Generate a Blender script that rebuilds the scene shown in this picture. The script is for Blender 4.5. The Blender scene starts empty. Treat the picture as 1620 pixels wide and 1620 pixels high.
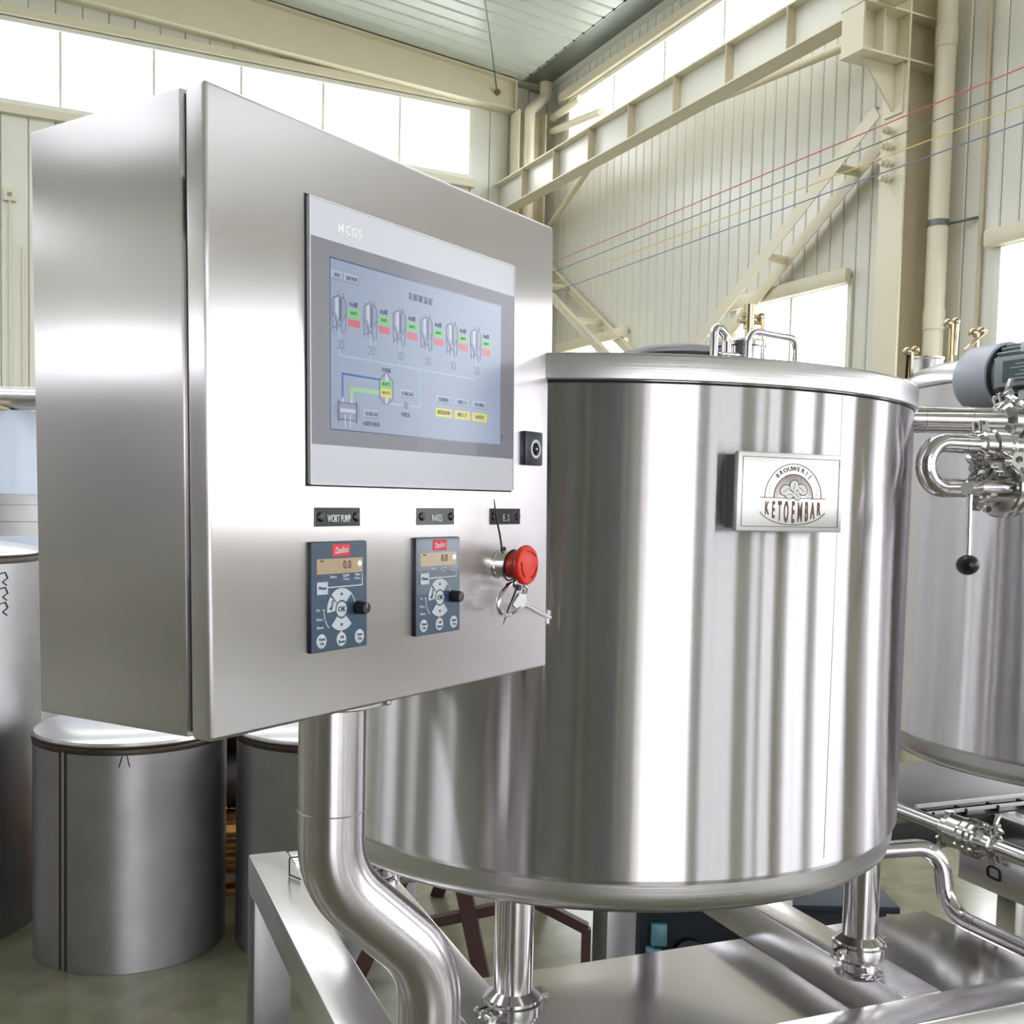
import bpy, bmesh, math, random
from mathutils import Matrix, Vector
random.seed(7)
PI = math.pi
SC = bpy.context.scene
COL = SC.collection

# ------------------------------------------------------------------ camera
F_PX, PITCH, ROLL, CY = 1723.0, 0.0584, 0.0235, 900.6
cam_d = bpy.data.cameras.new('camera')
cam = bpy.data.objects.new('camera', cam_d)
COL.objects.link(cam)
SC.camera = cam
cam_d.sensor_width = 36.0
cam_d.lens = F_PX / 1620.0 * 36.0
cam_d.shift_y = (CY - 810.0) / 1620.0
cam_d.clip_start = 0.05
cam_d.clip_end = 200
_R = Matrix.Rotation(ROLL, 3, 'Y') @ Matrix.Rotation(PITCH, 3, 'X')
_M = Matrix(((1, 0, 0), (0, 0, -1), (0, 1, 0)))
cam.matrix_world = Matrix.Translation((0, 0, 1.5)) @ (_R.transposed() @ _M).to_4x4()

# ------------------------------------------------------------------ exposure, world
SC.view_settings.view_transform = 'Standard'
SC.view_settings.look = 'None'
SC.view_settings.gamma = 1.0
SC.view_settings.use_curve_mapping = False
SC.view_settings.exposure = 0.12
world = bpy.data.worlds.new('overcast_sky')
SC.world = world
world.use_nodes = True
bg = world.node_tree.nodes['Background']
bg.inputs['Color'].default_value = (0.992, 0.972, 1.02, 1)
bg.inputs['Strength'].default_value = 8.0
SC.cycles.max_bounces = 10
SC.cycles.diffuse_bounces = 6
SC.cycles.glossy_bounces = 6
SC.cycles.transparent_max_bounces = 12
SC.cycles.transmission_bounces = 6
SC.cycles.caustics_reflective = False
SC.cycles.caustics_refractive = False
SC.cycles.sample_clamp_indirect = 6.0
SC.cycles.blur_glossy = 0.5

# room frame: a = distance from the right wall, b = distance from the back wall
YR = 0.4464
E1 = Vector((math.cos(YR), math.sin(YR), 0)); E2 = Vector((-math.sin(YR), math.cos(YR), 0))
CORNER = Vector((0.293, 13.5, 0))
ROOM = Matrix.Translation(CORNER) @ Matrix.Rotation(YR + PI, 4, 'Z')
SKA = math.radians(22.3)
SKID = Matrix.Rotation(SKA, 4, 'Z')
BOXM = Matrix.Translation((-.2737, .9925, 1.5 - .2251)) @ (Matrix.Rotation(.9981, 3, 'Z') @ Matrix.Rotation(-.0164, 3, 'X') @ Matrix.Rotation(-.0073, 3, 'Y')).to_4x4()
HALL_A, HALL_B = 16.0, 24.0

def portal(name, m, w, h):
    l = bpy.data.lights.new(name, 'AREA'); l.shape = 'RECTANGLE'; l.size = w; l.size_y = h
    l.cycles.is_portal = True
    o = bpy.data.objects.new(name, l); COL.objects.link(o); o.matrix_world = m
    return o

# ------------------------------------------------------------------ materials
def newmat(name):
    m = bpy.data.materials.new(name); m.use_nodes = True
    nt = m.node_tree; b = nt.nodes['Principled BSDF']
    return m, nt, b
def N(nt, t, **kw):
    n = nt.nodes.new(t)
    for k, v in kw.items(): setattr(n, k, v)
    return n
def plain(name, col, rough=.5, metal=0., spec=.5, coat=0., var=0., scale=6., bump=0., bscale=40.):
    m, nt, b = newmat(name)
    b.inputs['Base Color'].default_value = (*col, 1)
    b.inputs['Roughness'].default_value = rough
    b.inputs['Metallic'].default_value = metal
    b.inputs['Specular IOR Level'].default_value = spec
    b.inputs['Coat Weight'].default_value = coat
    if var > 0:
        tc = N(nt, 'ShaderNodeTexCoord'); nz = N(nt, 'ShaderNodeTexNoise'); nz.inputs['Scale'].default_value = scale; nz.inputs['Detail'].default_value = 5
        nt.links.new(tc.outputs['Object'], nz.inputs['Vector'])
        rp = N(nt, 'ShaderNodeMix', data_type='RGBA')
        rp.inputs[6].default_value = (*[c * (1 - var) for c in col], 1); rp.inputs[7].default_value = (*[min(1, c * (1 + var)) for c in col], 1)
        nt.links.new(nz.outputs['Fac'], rp.inputs[0]); nt.links.new(rp.outputs[2], b.inputs['Base Color'])
    if bump > 0:
        tc = N(nt, 'ShaderNodeTexCoord'); nz = N(nt, 'ShaderNodeTexNoise'); nz.inputs['Scale'].default_value = bscale
        bp = N(nt, 'ShaderNodeBump'); bp.inputs['Strength'].default_value = bump; bp.inputs['Distance'].default_value = .01
        nt.links.new(tc.outputs['Object'], nz.inputs['Vector']); nt.links.new(nz.outputs['Fac'], bp.inputs['Height']); nt.links.new(bp.outputs['Normal'], b.inputs['Normal'])
    return m
def steel(name, col=(.62, .604, .608), rough=.25, aniso=0., blur='z', grain=0., gscale=(1, 1, 1), stain=0., sscale=3., rvar=0., ani2=0.):
    """stainless: aniso spreads the reflections along the tangent; blur 'z' = vertically, 'h' = sideways"""
    m, nt, b = newmat(name)
    b.inputs['Base Color'].default_value = (*col, 1)
    b.inputs['Metallic'].default_value = 1
    b.inputs['Roughness'].default_value = rough
    tc = N(nt, 'ShaderNodeTexCoord')
    if ani2 > 0:
        # strongly brushed: an anisotropic gloss, wide along the blur direction and tight across it
        gl = N(nt, 'ShaderNodeBsdfAnisotropic'); gl.distribution = 'GGX'
        gl.inputs['Color'].default_value = (*col, 1); gl.inputs['Roughness'].default_value = rough; gl.inputs['Anisotropy'].default_value = -ani2
        nt.links.new(gl.outputs[0], nt.nodes['Material Output'].inputs[0])
        if blur == 'z':
            cx = N(nt, 'ShaderNodeCombineXYZ'); cx.inputs[2].default_value = 1; nt.links.new(cx.outputs[0], gl.inputs['Tangent'])
        else:
            geo = N(nt, 'ShaderNodeNewGeometry'); cr = N(nt, 'ShaderNodeVectorMath', operation='CROSS_PRODUCT'); cr.inputs[1].default_value = (0.012, 0.02, 1)
            nt.links.new(geo.outputs['Normal'], cr.inputs[0]); nt.links.new(cr.outputs[0], gl.inputs['Tangent'])
        b = gl
    elif aniso > 0:
        b.inputs['Anisotropic'].default_value = aniso
        geo = N(nt, 'ShaderNodeNewGeometry')
        if blur == 'z':
            cx = N(nt, 'ShaderNodeCombineXYZ'); cx.inputs[2].default_value = 1
            nt.links.new(cx.outputs[0], b.inputs['Tangent'])
        else:
            cr = N(nt, 'ShaderNodeVectorMath', operation='CROSS_PRODUCT'); cr.inputs[1].default_value = (0.012, 0.02, 1)
            nt.links.new(geo.outputs['Normal'], cr.inputs[0]); nt.links.new(cr.outputs[0], b.inputs['Tangent'])
    if grain > 0:
        mp = N(nt, 'ShaderNodeMapping'); mp.inputs['Scale'].default_value = gscale
        nz = N(nt, 'ShaderNodeTexNoise'); nz.inputs['Scale'].default_value = 1; nz.inputs['Detail'].default_value = 3
        nt.links.new(tc.outputs['Object'], mp.inputs['Vector']); nt.links.new(mp.outputs[0], nz.inputs['Vector'])
        bp = N(nt, 'ShaderNodeBump'); bp.inputs['Strength'].default_value = grain; bp.inputs['Distance'].default_value = .002
        nt.links.new(nz.outputs['Fac'], bp.inputs['Height']); nt.links.new(bp.outputs['Normal'], b.inputs['Normal'])
        if rvar > 0:
            mr = N(nt, 'ShaderNodeMapRange'); mr.inputs['To Min'].default_value = rough - rvar; mr.inputs['To Max'].default_value = rough + rvar
            nt.links.new(nz.outputs['Fac'], mr.inputs['Value']); nt.links.new(mr.outputs[0], b.inputs['Roughness'])
    if stain > 0:
        nz = N(nt, 'ShaderNodeTexNoise'); nz.inputs['Scale'].default_value = sscale; nz.inputs['Detail'].default_value = 6
        nt.links.new(tc.outputs['Object'], nz.inputs['Vector'])
        mx = N(nt, 'ShaderNodeMix', data_type='RGBA')
        mx.inputs[6].default_value = (*[c * (1 - stain) for c in col], 1); mx.inputs[7].default_value = (*[min(1, c * (1 + stain * .6)) for c in col], 1)
        nt.links.new(nz.outputs['Fac'], mx.inputs[0]); nt.links.new(mx.outputs[2], b.inputs[0])
    return m
def emit(name, col, s=1., rough=.15, base=(0.02, .02, .02)):
    m, nt, b = newmat(name)
    b.inputs['Base Color'].default_value = (*base, 1); b.inputs['Roughness'].default_value = rough
    b.inputs['Emission Color'].default_value = (*col, 1); b.inputs['Emission Strength'].default_value = s
    return m
def S(r, g, b):
    f = lambda c: (c / 255 / 12.92) if c / 255 <= .04045 else ((c / 255 + .055) / 1.055) ** 2.4
    return (f(r), f(g), f(b))

M = {}
M['tank'] = steel('tank_shell_brushed', (.70, .674, .70), .26, 0, 'z', ani2=.86)
M['ring'] = steel('ring_brushed', (.66, .645, .65), .33, .6, 'h', grain=.10, gscale=(4, 4, 500))
M['box'] = steel('cabinet_brushed', (.79, .758, .783), .29, 0, 'h', ani2=.65, grain=.03, gscale=(700, 700, 4), stain=.05, sscale=5)
M['frame'] = steel('frame_satin', (.78, .76, .785), .25, .3, 'h', grain=.04, gscale=(60, 60, 60), stain=.06, sscale=9)
M['legshade'] = steel('leg_satin_shaded', (.24, .235, .24), .34, 0, stain=.1, sscale=8)  # frame steel darkened to stand for the shade on the skid legs
M['plate'] = plain('dark_plate', S(62, 61, 61), .5, spec=.25, var=.2, scale=6)
M['pan'] = steel('pan_sheet', (.62, .60, .61), .14, 0, stain=.10, sscale=6)
M['pipe'] = steel('polished_pipe', (.65, .625, .645), .13)
M['pole'] = steel('post_satin', (.63, .60, .625), .24, .5, 'z', stain=.08, sscale=9)
M['cast'] = steel('cast_fitting', (.60, .59, .58), .17)
M['raw'] = steel('raw_shell', (.37, .362, .37), .46, .35, 'z', stain=.25, sscale=7)
M['hallraw'] = steel('dark_shell', (.13, .127, .13), .42, .4, 'z', stain=.2)
M['rawtop'] = steel('raw_cap', (.68, .67, .685), .32, 0, stain=.12, sscale=5)
M['weld'] = plain('burnt_weld', S(74, 64, 58), .45, .7, var=.3, scale=60)
M['weldlight'] = steel('weld_bead', (.5, .48, .45), .3)
M['nameplate'] = steel('name_plate_brushed', (.68, .675, .67), .42, .6, 'h', grain=.06, gscale=(8, 8, 900))
M['cream'] = plain('cream_paint', S(224, 216, 193), .45, var=.05, scale=3)
M['creamdark'] = plain('cream_paint_dark', S(196, 184, 158), .5, var=.08, scale=4)  # darker cream for webs, base plates, door frame and small parts
M['panel'] = plain('wall_sheet_paint', S(222, 221, 211), .30, var=.03, scale=2)
M['panelback'] = plain('panel_joint', S(168, 168, 150), .6)
M['ceil'] = plain('roof_sheet_paint', S(208, 216, 211), .25, var=.04, scale=2)
M['zinc'] = plain('zinc_gutter', S(120, 125, 122), .35, .6, var=.25, scale=3)
M['pvc'] = plain('pvc_cream', S(224, 215, 194), .35, var=.03, scale=5)
M['winframe'] = plain('window_frame_paint', S(228, 228, 218), .4)
M['rail'] = plain('crane_rail_rust', S(150, 112, 72), .6, .3, var=.3, scale=20)
M['black'] = plain('black_plastic', (.008, .009, .012), .32)
M['rubber'] = plain('black_gasket', (.012, .011, .012), .6)
M['gap'] = plain('dark_gap', (.01, .01, .01), .8)
M['hmi'] = plain('hmi_silver', S(222, 224, 233), .38, 0, coat=.1)
M['hmibezel'] = plain('hmi_grey', S(124, 124, 134), .34, coat=.1)
M['hmirim'] = plain('hmi_rim', S(222, 222, 226), .35)
M['hmiedge'] = plain('hmi_side', S(110, 104, 100), .4)
M['hmiletter'] = plain('hmi_raised_letter', S(253, 253, 254), .4)
M['navy'] = plain('keypad_navy', S(52, 78, 104), .28, coat=.25)
M['navydark'] = plain('keypad_case', S(14, 18, 30), .4)
M['filmclear'] = plain('keypad_film', S(76, 90, 112), .2, coat=.3)
M['btn'] = plain('keypad_button', S(196, 205, 214), .4)
M['white'] = plain('white_print', S(225, 228, 230), .5)
M['dark'] = plain('dark_print', S(40, 44, 54), .5)
M['redlogo'] = plain('red_badge', S(226, 24, 48), .4)
M['lcd'] = emit('lcd_backlit', S(190, 166, 134), .45, .2, base=S(120, 108, 90))
M['lcddig'] = plain('lcd_digit', S(72, 58, 44), .5)
M['led'] = emit('lcd_lamp', (1, .86, .62), 6.)
M['ledred'] = emit('led_red', (1, .2, .12), 1.2)
M['ledgreen'] = emit('led_green', (.25, 1, .3), .8)
M['red'] = plain('red_mushroom', S(242, 50, 26), .34, coat=.1)
M['reddark'] = plain('red_engraved', S(168, 22, 10), .5)
M['label'] = plain('engraved_label', S(14, 18, 20), .26, coat=.1, var=.5, scale=70)
M['chrome'] = steel('chrome', (.72, .71, .70), .10)
M['logo'] = plain('etched_logo', S(78, 64, 60), .45, .2)
M['logobrown'] = plain('etched_logo_brown', S(104, 66, 50), .45, .2)
M['nut'] = plain('etched_light', S(226, 225, 222), .5, .3)
M['lockblue'] = plain('lock_case', S(30, 38, 56), .35)
M['motor'] = plain('motor_paint', S(186, 190, 203), .4, 0)
M['motordark'] = plain('motor_fin', S(150, 157, 160), .5, 0)
M['motorplate'] = plain('motor_nameplate', S(72, 90, 92), .4, .2, var=.35, scale=160)
M['rod'] = plain('bright_gap_rod', S(244, 244, 242), .4)  # white stands in for bright floor showing through a gap
M['cabblue'] = plain('cabinet_blue', S(28, 60, 110), .45)
M['motorbox'] = plain('motor_terminal_box', S(214, 218, 226), .4)
M['bluefilm'] = plain('blue_protective_film', S(198, 209, 228), .3, coat=.1, var=.05, scale=4)
M['marker'] = plain('red_marker', S(200, 110, 110), .7)
M['markerblk'] = plain('black_marker', S(40, 42, 48), .7)
M['wood'] = plain('pallet_wood', S(160, 108, 48), .7, var=.25, scale=14)
M['sack'] = plain('dark_sack', S(52, 44, 44), .7, var=.3, scale=20)
M['oxide'] = plain('red_oxide_paint', S(62, 34, 30), .6, var=.3, scale=16)
M['teal'] = plain('teal_machine', S(18, 32, 42), .7, var=.2, scale=10)
M['tealbright'] = plain('teal_bracket', S(92, 140, 158), .4)
M['brass'] = steel('brass_fitting', (.56, .46, .30), .28)
M['scr_frame'] = emit('screen_edge', S(100, 118, 150), .5)
for nm, c in dict(red=S(206, 104, 106), green=S(108, 136, 122), yellow=S(226, 208, 120), blue=S(118, 130, 172)).items():
    M['wire_' + nm] = plain('wire_' + nm, c, .5)
M['insul'] = plain('insulator', S(214, 206, 186), .3)

# screen graphics: a lit panel
SG = 0.62
for nm, c in dict(bg=S(160, 176, 204), btn=S(176, 190, 214), hi=S(206, 218, 236), lo=S(112, 124, 152), green=S(116, 222, 88), red=S(226, 96, 112), yellow=S(236, 226, 60), cyan=S(168, 214, 232), blue=S(28, 98, 190), lgreen=S(168, 218, 168), ink=S(84, 92, 122), ttank=S(152, 162, 190), tdark=S(92, 104, 138), tlight=S(206, 218, 236), pump=S(132, 142, 166)).items():
    M['s_' + nm] = emit('screen_' + nm, c, SG, .22)
def glass_mat():
    m = bpy.data.materials.new('window_glass'); m.use_nodes = True; nt = m.node_tree; nt.nodes.clear()
    o = N(nt, 'ShaderNodeOutputMaterial'); t = N(nt, 'ShaderNodeBsdfTransparent'); g = N(nt, 'ShaderNodeBsdfGlossy'); mx = N(nt, 'ShaderNodeMixShader')
    t.inputs[0].default_value = (.93, .95, .95, 1); g.inputs['Roughness'].default_value = .02
    mx.inputs[0].default_value = .05; nt.links.new(t.outputs[0], mx.inputs[1]); nt.links.new(g.outputs[0], mx.inputs[2]); nt.links.new(mx.outputs[0], o.inputs[0])
    return m
M['glass'] = glass_mat()
def floor_mat():
    m, nt, b = newmat('painted_concrete')
    tc = N(nt, 'ShaderNodeTexCoord')
    n1 = N(nt, 'ShaderNodeTexNoise'); n1.inputs['Scale'].default_value = 1.3; n1.inputs['Detail'].default_value = 8; n1.inputs['Roughness'].default_value = .62
    n2 = N(nt, 'ShaderNodeTexNoise'); n2.inputs['Scale'].default_value = 9; n2.inputs['Detail'].default_value = 6
    for n in (n1, n2): nt.links.new(tc.outputs['Object'], n.inputs['Vector'])
    r = N(nt, 'ShaderNodeValToRGB'); r.color_ramp.elements[0].position = .25; r.color_ramp.elements[0].color = (*S(80, 79, 60), 1)
    r.color_ramp.elements[1].position = .75; r.color_ramp.elements[1].color = (*S(126, 124, 103), 1)
    mx = N(nt, 'ShaderNodeMix'); mx.inputs[0].default_value = .45
    nt.links.new(n1.outputs['Fac'], mx.inputs[2]); nt.links.new(n2.outputs['Fac'], mx.inputs[3]); nt.links.new(mx.outputs[0], r.inputs[0]); nt.links.new(r.outputs[0], b.inputs['Base Color'])
    b.inputs['Specular IOR Level'].default_value = .85
    mr = N(nt, 'ShaderNodeMapRange'); mr.inputs['To Min'].default_value = .10; mr.inputs['To Max'].default_value = .27
    nt.links.new(n2.outputs['Fac'], mr.inputs[0]); nt.links.new(mr.outputs[0], b.inputs['Roughness'])
    return m
M['floor'] = floor_mat()
M['ground'] = plain('yard_concrete', S(196, 196, 188), .8, var=.08, scale=.5)
M['leaf'] = plain('leaf_green', S(96, 140, 70), .6, var=.3, scale=3)

# ------------------------------------------------------------------ geometry helpers
class G:
    def __init__(s): s.bm = bmesh.new()
    def face_list(s, vs, fs):
        bv = [s.bm.verts.new(v) for v in vs]
        for f in fs:
            try: s.bm.faces.new([bv[i] for i in f])
            except ValueError: pass
        return s
    def box(s, x0, x1, y0, y1, z0, z1, r=0., seg=2, mat=None):
        b2 = bmesh.new()
        vs = [b2.verts.new(v) for v in ((x0, y0, z0), (x1, y0, z0), (x1, y1, z0), (x0, y1, z0), (x0, y0, z1), (x1, y0, z1), (x1, y1, z1), (x0, y1, z1))]
        for f in ((3, 2, 1, 0), (4, 5, 6, 7), (0, 1, 5, 4), (1, 2, 6, 5), (2, 3, 7, 6), (3, 0, 4, 7)): b2.faces.new([vs[i] for i in f])
        if r > 0: bmesh.ops.bevel(b2, geom=b2.edges[:], offset=r, segments=seg, profile=.5, affect='EDGES')
        if mat is not None: b2.transform(mat)
        s._merge(b2); return s
    def _merge(s, b2):
        me = bpy.data.meshes.new('tmp'); b2.to_mesh(me); b2.free(); s.bm.from_mesh(me); bpy.data.meshes.remove(me)
    def prism(s, poly, lo, hi, axis='z'):
        """polygon extruded along an axis; poly in the two other axes in order (xy), (xz) or (yz)"""
        def P(p, h): return {'z': (p[0], p[1], h), 'y': (p[0], h, p[1]), 'x': (h, p[0], p[1])}[axis]
        n = len(poly); vs = [P(p, lo) for p in poly] + [P(p, hi) for p in poly]
        fs = [list(range(n))[::-1], list(range(n, 2 * n))] + [(i, (i + 1) % n, n + (i + 1) % n, n + i) for i in range(n)]
        return s.face_list(vs, fs)
    def ring(s, p, t, u, w, r, seg): return [p + u * (r * math.cos(2 * PI * i / seg)) + w * (r * math.sin(2 * PI * i / seg)) for i in range(seg)]
    def rev(s, prof, p0=(0, 0, 0), ax=(0, 0, 1), seg=32, closed=False):
        """revolve a profile [(radius, height)] about an axis"""
        p0 = Vector(p0); ax = Vector(ax).normalized(); u = ax.orthogonal().normalized(); w = ax.cross(u)
        rows = []
        for r, h in prof:
            if r < 1e-6: rows.append([s.bm.verts.new(p0 + ax * h)])
            else: rows.append([s.bm.verts.new(v) for v in s.ring(p0 + ax * h, ax, u, w, r, seg)])
        pairs = list(zip(rows, rows[1:])) + ([(rows[-1], rows[0])] if closed else [])
        for A, B in pairs:
            for i in range(seg):
                j = (i + 1) % seg
                f = [A[i % len(A)], A[j % len(A)], B[j % len(B)], B[i % len(B)]]
                f = list(dict.fromkeys(f))
                if len(f) > 2:
                    try: s.bm.faces.new(f)
                    except ValueError: pass
        return s
    def cyl(s, p0, p1, r, r1=None, seg=24, bev=0.):
        p0 = Vector(p0); p1 = Vector(p1); L = (p1 - p0).length; r1 = r if r1 is None else r1
        if bev > 0: pr = [(0, 0), (r - bev, 0), (r, bev), (r1, L - bev), (r1 - bev, L), (0, L)]
        else: pr = [(0, 0), (r, 0), (r1, L), (0, L)]
        return s.rev(pr, p0, p1 - p0, seg)
    def sphere(s, c, r, seg=20, rings=12, sq=1.):
        return s.rev([(r * math.sin(PI * i / rings), -r * sq * math.cos(PI * i / rings)) for i in range(rings + 1)], c, (0, 0, 1), seg)
    def tube(s, pts, r, seg=16, closed=False, caps=True):
        pts = [Vector(p) for p in pts]; n = len(pts); rows = []
        prev = None
        for i, p in enumerate(pts):
            a = pts[(i - 1) % n] if (closed or i > 0) else p; b = pts[(i + 1) % n] if (closed or i < n - 1) else p
            t = (b - a).normalized()
            if prev is None: u = t.orthogonal().normalized()
            else:
                u = prev - t * prev.dot(t); u.normalize()
            prev = u; w = t.cross(u)
            rr = r[i] if isinstance(r, (list, tuple)) else r
            rows.append([s.bm.verts.new(v) for v in s.ring(p, t, u, w, rr, seg)])
        pairs = list(zip(rows, rows[1:])) + ([(rows[-1], rows[0])] if closed else [])
        for A, B in pairs:
            for i in range(seg):
                j = (i + 1) % seg; s.bm.faces.new((A[i], A[j], B[j], B[i]))
        if caps and not closed:
            s.bm.faces.new(rows[0][::-1]); s.bm.faces.new(rows[-1])
        return s
    def mesh(s, name, mat, ang=35., recalc=True):
        if recalc: bmesh.ops.recalc_face_normals(s.bm, faces=s.bm.faces[:])
        me = bpy.data.meshes.new(name); s.bm.to_mesh(me); s.bm.free()
        me.materials.append(M[mat] if isinstance(mat, str) else mat)
        if ang:
            me.shade_smooth(); me.set_sharp_from_angle(angle=math.radians(ang))
        return me
    def ob(s, name, mat, parent=None, m=None, ang=35., **props):
        return link(name, s.mesh(name, mat, ang), parent, m, **props)
def link(name, me, parent=None, m=None, **props):
    o = bpy.data.objects.new(name, me); COL.objects.link(o)
    if parent is not None: o.parent = parent
    if m is not None: o.matrix_local = m
    for k, v in props.items(): o[k] = v
    return o
def thing(name, label, cat, m=None, group=None):
    o = bpy.data.objects.new(name, None); COL.objects.link(o); o.empty_display_size = .05
    if m is not None: o.matrix_world = m
    o['label'] = label; o['category'] = cat
    if group: o['group'] = group
    return o
def tag(o, label, cat, group=None):
    o['label'] = label; o['category'] = cat
    if group: o['group'] = group
    return o
def struct(o): o['kind'] = 'structure'; return o
def fillet(pts, rad, n=8):
    """polyline with rounded corners"""
    pts = [Vector(p) for p in pts]; out = [pts[0]]
    for i in range(1, len(pts) - 1):
        p = pts[i]; d0 = (pts[i - 1] - p); d1 = (pts[i + 1] - p)
        l0, l1 = d0.length, d1.length; d0.normalize(); d1.normalize()
        th = d0.angle(d1); r = rad[i - 1] if isinstance(rad, (list, tuple)) else rad
        t = min(r / math.tan(th / 2), l0 * .495, l1 * .495); r = t * math.tan(th / 2)
        c = p + (d0 + d1).normalized() * (r / math.sin(th / 2))
        a = p + d0 * t; b = p + d1 * t; va = a - c; vb = b - c; om = va.angle(vb)
        for k in range(n + 1):
            f = k / n
            out.append(c + (va * math.sin((1 - f) * om) + vb * math.sin(f * om)) / math.sin(om))
    out.append(pts[-1]); return out
_fc = {}
def text_mesh(body, size, sx=1., sy=1., depth=.0003, shear=0., align='CENTER', spacing=1., bold=0.):
    key = (body, size, sx, sy, depth, shear, align, spacing, bold)
    if key in _fc: return _fc[key]
    cu = bpy.data.curves.new('lettering', 'FONT'); cu.body = body; cu.size = size; cu.align_x = align; cu.align_y = 'CENTER'
    cu.extrude = depth; cu.shear = shear; cu.space_character = spacing; cu.resolution_u = 3; cu.offset = bold
    o = bpy.data.objects.new('tmp_text', cu); COL.objects.link(o)
    dg = bpy.context.evaluated_depsgraph_get(); dg.update()
    me = bpy.data.meshes.new_from_object(o.evaluated_get(dg))
    bpy.data.objects.remove(o); bpy.data.curves.remove(cu)
    me.transform(Matrix.Diagonal((sx, sy, 1, 1)))
    _fc[key] = me
    return me
# a text drawn in the (x, z) plane facing -y
def text(parent, body, x, y, z, size, mat, rot=0., name='lettering', **kw):
    me = text_mesh(body, size, **kw).copy()
    me.materials.clear(); me.materials.append(M[mat])
    m = Matrix.Translation((x, y, z)) @ Matrix.Rotation(PI / 2, 4, 'X') @ Matrix.Rotation(rot, 4, 'Z')
    return link(name, me, parent, m)
def poly_y(g, poly, y0, y1): return g.prism(poly, y0, y1, 'y')
def rect(x0, x1, z0, z1): return [(x0, z0), (x1, z0), (x1, z1), (x0, z1)]
def arc(cx, cz, r, a0, a1, n): return [(cx + r * math.cos(math.radians(a0 + (a1 - a0) * i / n)), cz + r * math.sin(math.radians(a0 + (a1 - a0) * i / n))) for i in range(n + 1)]
def band(cx, cz, r0, r1, a0, a1, n): return arc(cx, cz, r1, a0, a1, n) + arc(cx, cz, r0, a1, a0, n)
def stroke(g, pts, w, y0, y1):
    for (x0, z0), (x1, z1) in zip(pts, pts[1:]):
        d = Vector((x1 - x0, z1 - z0)); L = d.length
        if L < 1e-6: continue
        d /= L; n = Vector((-d.y, d.x)) * w / 2; e = d * w / 2
        poly_y(g, [(x0 - e.x + n.x, z0 - e.y + n.y), (x0 - e.x - n.x, z0 - e.y - n.y), (x1 + e.x - n.x, z1 + e.y - n.y), (x1 + e.x + n.x, z1 + e.y + n.y)], y0, y1)
    return g

# ------------------------------------------------------------------ the hall: floor, walls, windows, roof
RIDGE = HALL_A / 2
def zc(a): return 6.45 + .093 * (a if a < RIDGE else HALL_A - a)
g = G().box(-.2, HALL_A + .2, -.2, HALL_B + .2, -.12, 0)
struct(g.ob('floor', 'floor', None, ROOM, 0))
g = G().box(-60, HALL_A + 60, -60, HALL_B + 60, -.4, -.15)
o = g.ob('ground', 'ground', None, ROOM, 0); struct(o)

BAYS = [0, 6.15, 12.3, 18.45]
op_right = []; op_left = []
for b0 in BAYS:
    w = 0 if b0 < 6 else .6   # later bays' windows widened to brighten the steel's reflections
    op_right += [(b0 + .60, b0 + 2.10 + w, 1.0, 3.34), (b0 + 3.90 - w, b0 + 5.40, 1.0, 3.34)]
    e = b0 + (5.55 if b0 < 18 else 5.25)
    op_right.append((b0 + .60, e, 5.30, 6.21))
    if b0 < 12: op_left += [(b0 + .66, b0 + 2.14, 2.95, 3.9), (b0 + 3.85, b0 + 5.37, 2.95, 3.9)]
PW = .895
op_back = [(.98, .98 + 16 * PW, 5.32, 6.15)]
op_front = [(5.2, 9.9, 0., 4.4), (4.2, 10.9, 5.32, 6.15), (1.3, 4.3, 1.0, 3.4)]
SIDES = {
    'right': (lambda s, n, z: (n, s, z), HALL_B, op_right),
    'back': (lambda s, n, z: (s, n, z), HALL_A, op_back),
    'left': (lambda s, n, z: (HALL_A - n, s, z), HALL_B, op_left),
    'front': (lambda s, n, z: (s, HALL_B - n, z), HALL_A, op_front)}
def free(s0, s1, z0, z1, ops):
    """z intervals of a strip that no opening takes"""
    cuts = sorted((o[2], o[3]) for o in ops if o[0] < s1 - 1e-4 and o[1] > s0 + 1e-4)
    out = []; z = z0
    for a, b in cuts:
        if a - z > .02: out.append((z, a))
        z = max(z, b)
    if z1 - z > .02: out.append((z, z1))
    return out
def mbox(g, mp, s0, s1, n0, n1, z0, z1, r=0):
    p = mp(s0, n0, z0); q = mp(s1, n1, z1)
    g.box(min(p[0], q[0]), max(p[0], q[0]), min(p[1], q[1]), max(p[1], q[1]), z0, z1, r)
win_no = 0
def window(mp, o, panes, header=False, sill_rail=0):
    global win_no
    s0, s1, z0, z1 = o; win_no += 1
    g = G(); w = .045
    mbox(g, mp, s0, s1, -.06, .03, z0, z0 + w); mbox(g, mp, s0, s1, -.06, .03, z1 - w, z1)
    mbox(g, mp, s0, s0 + w, -.06, .03, z0 + w, z1 - w); mbox(g, mp, s1 - w, s1, -.06, .03, z0 + w, z1 - w)
    fr = struct(g.ob('window_%d' % win_no, 'winframe', None, ROOM, 0))
    pw = (s1 - s0) / panes
    for i in range(panes):
        if i:
            g = G(); mbox(g, mp, s0 + i * pw - .014, s0 + i * pw + .014, -.045, .0, z0 + w, z1 - w); g.ob('mullion', 'winframe', fr, None, 0)
        g = G(); mbox(g, mp, s0 + i * pw + .002, s0 + (i + 1) * pw - .002, -.034, -.028, z0 + w * .7, z1 - w * .7); g.ob('pane', 'glass', fr, None, 0)
    if header:
        g = G(); mbox(g, mp, s0 - .05, s1 + .0, .03, .10, z1 - .045, z1 + .075, .02); g.ob('lintel', 'cream', fr, None, 40)
    return fr
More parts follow.
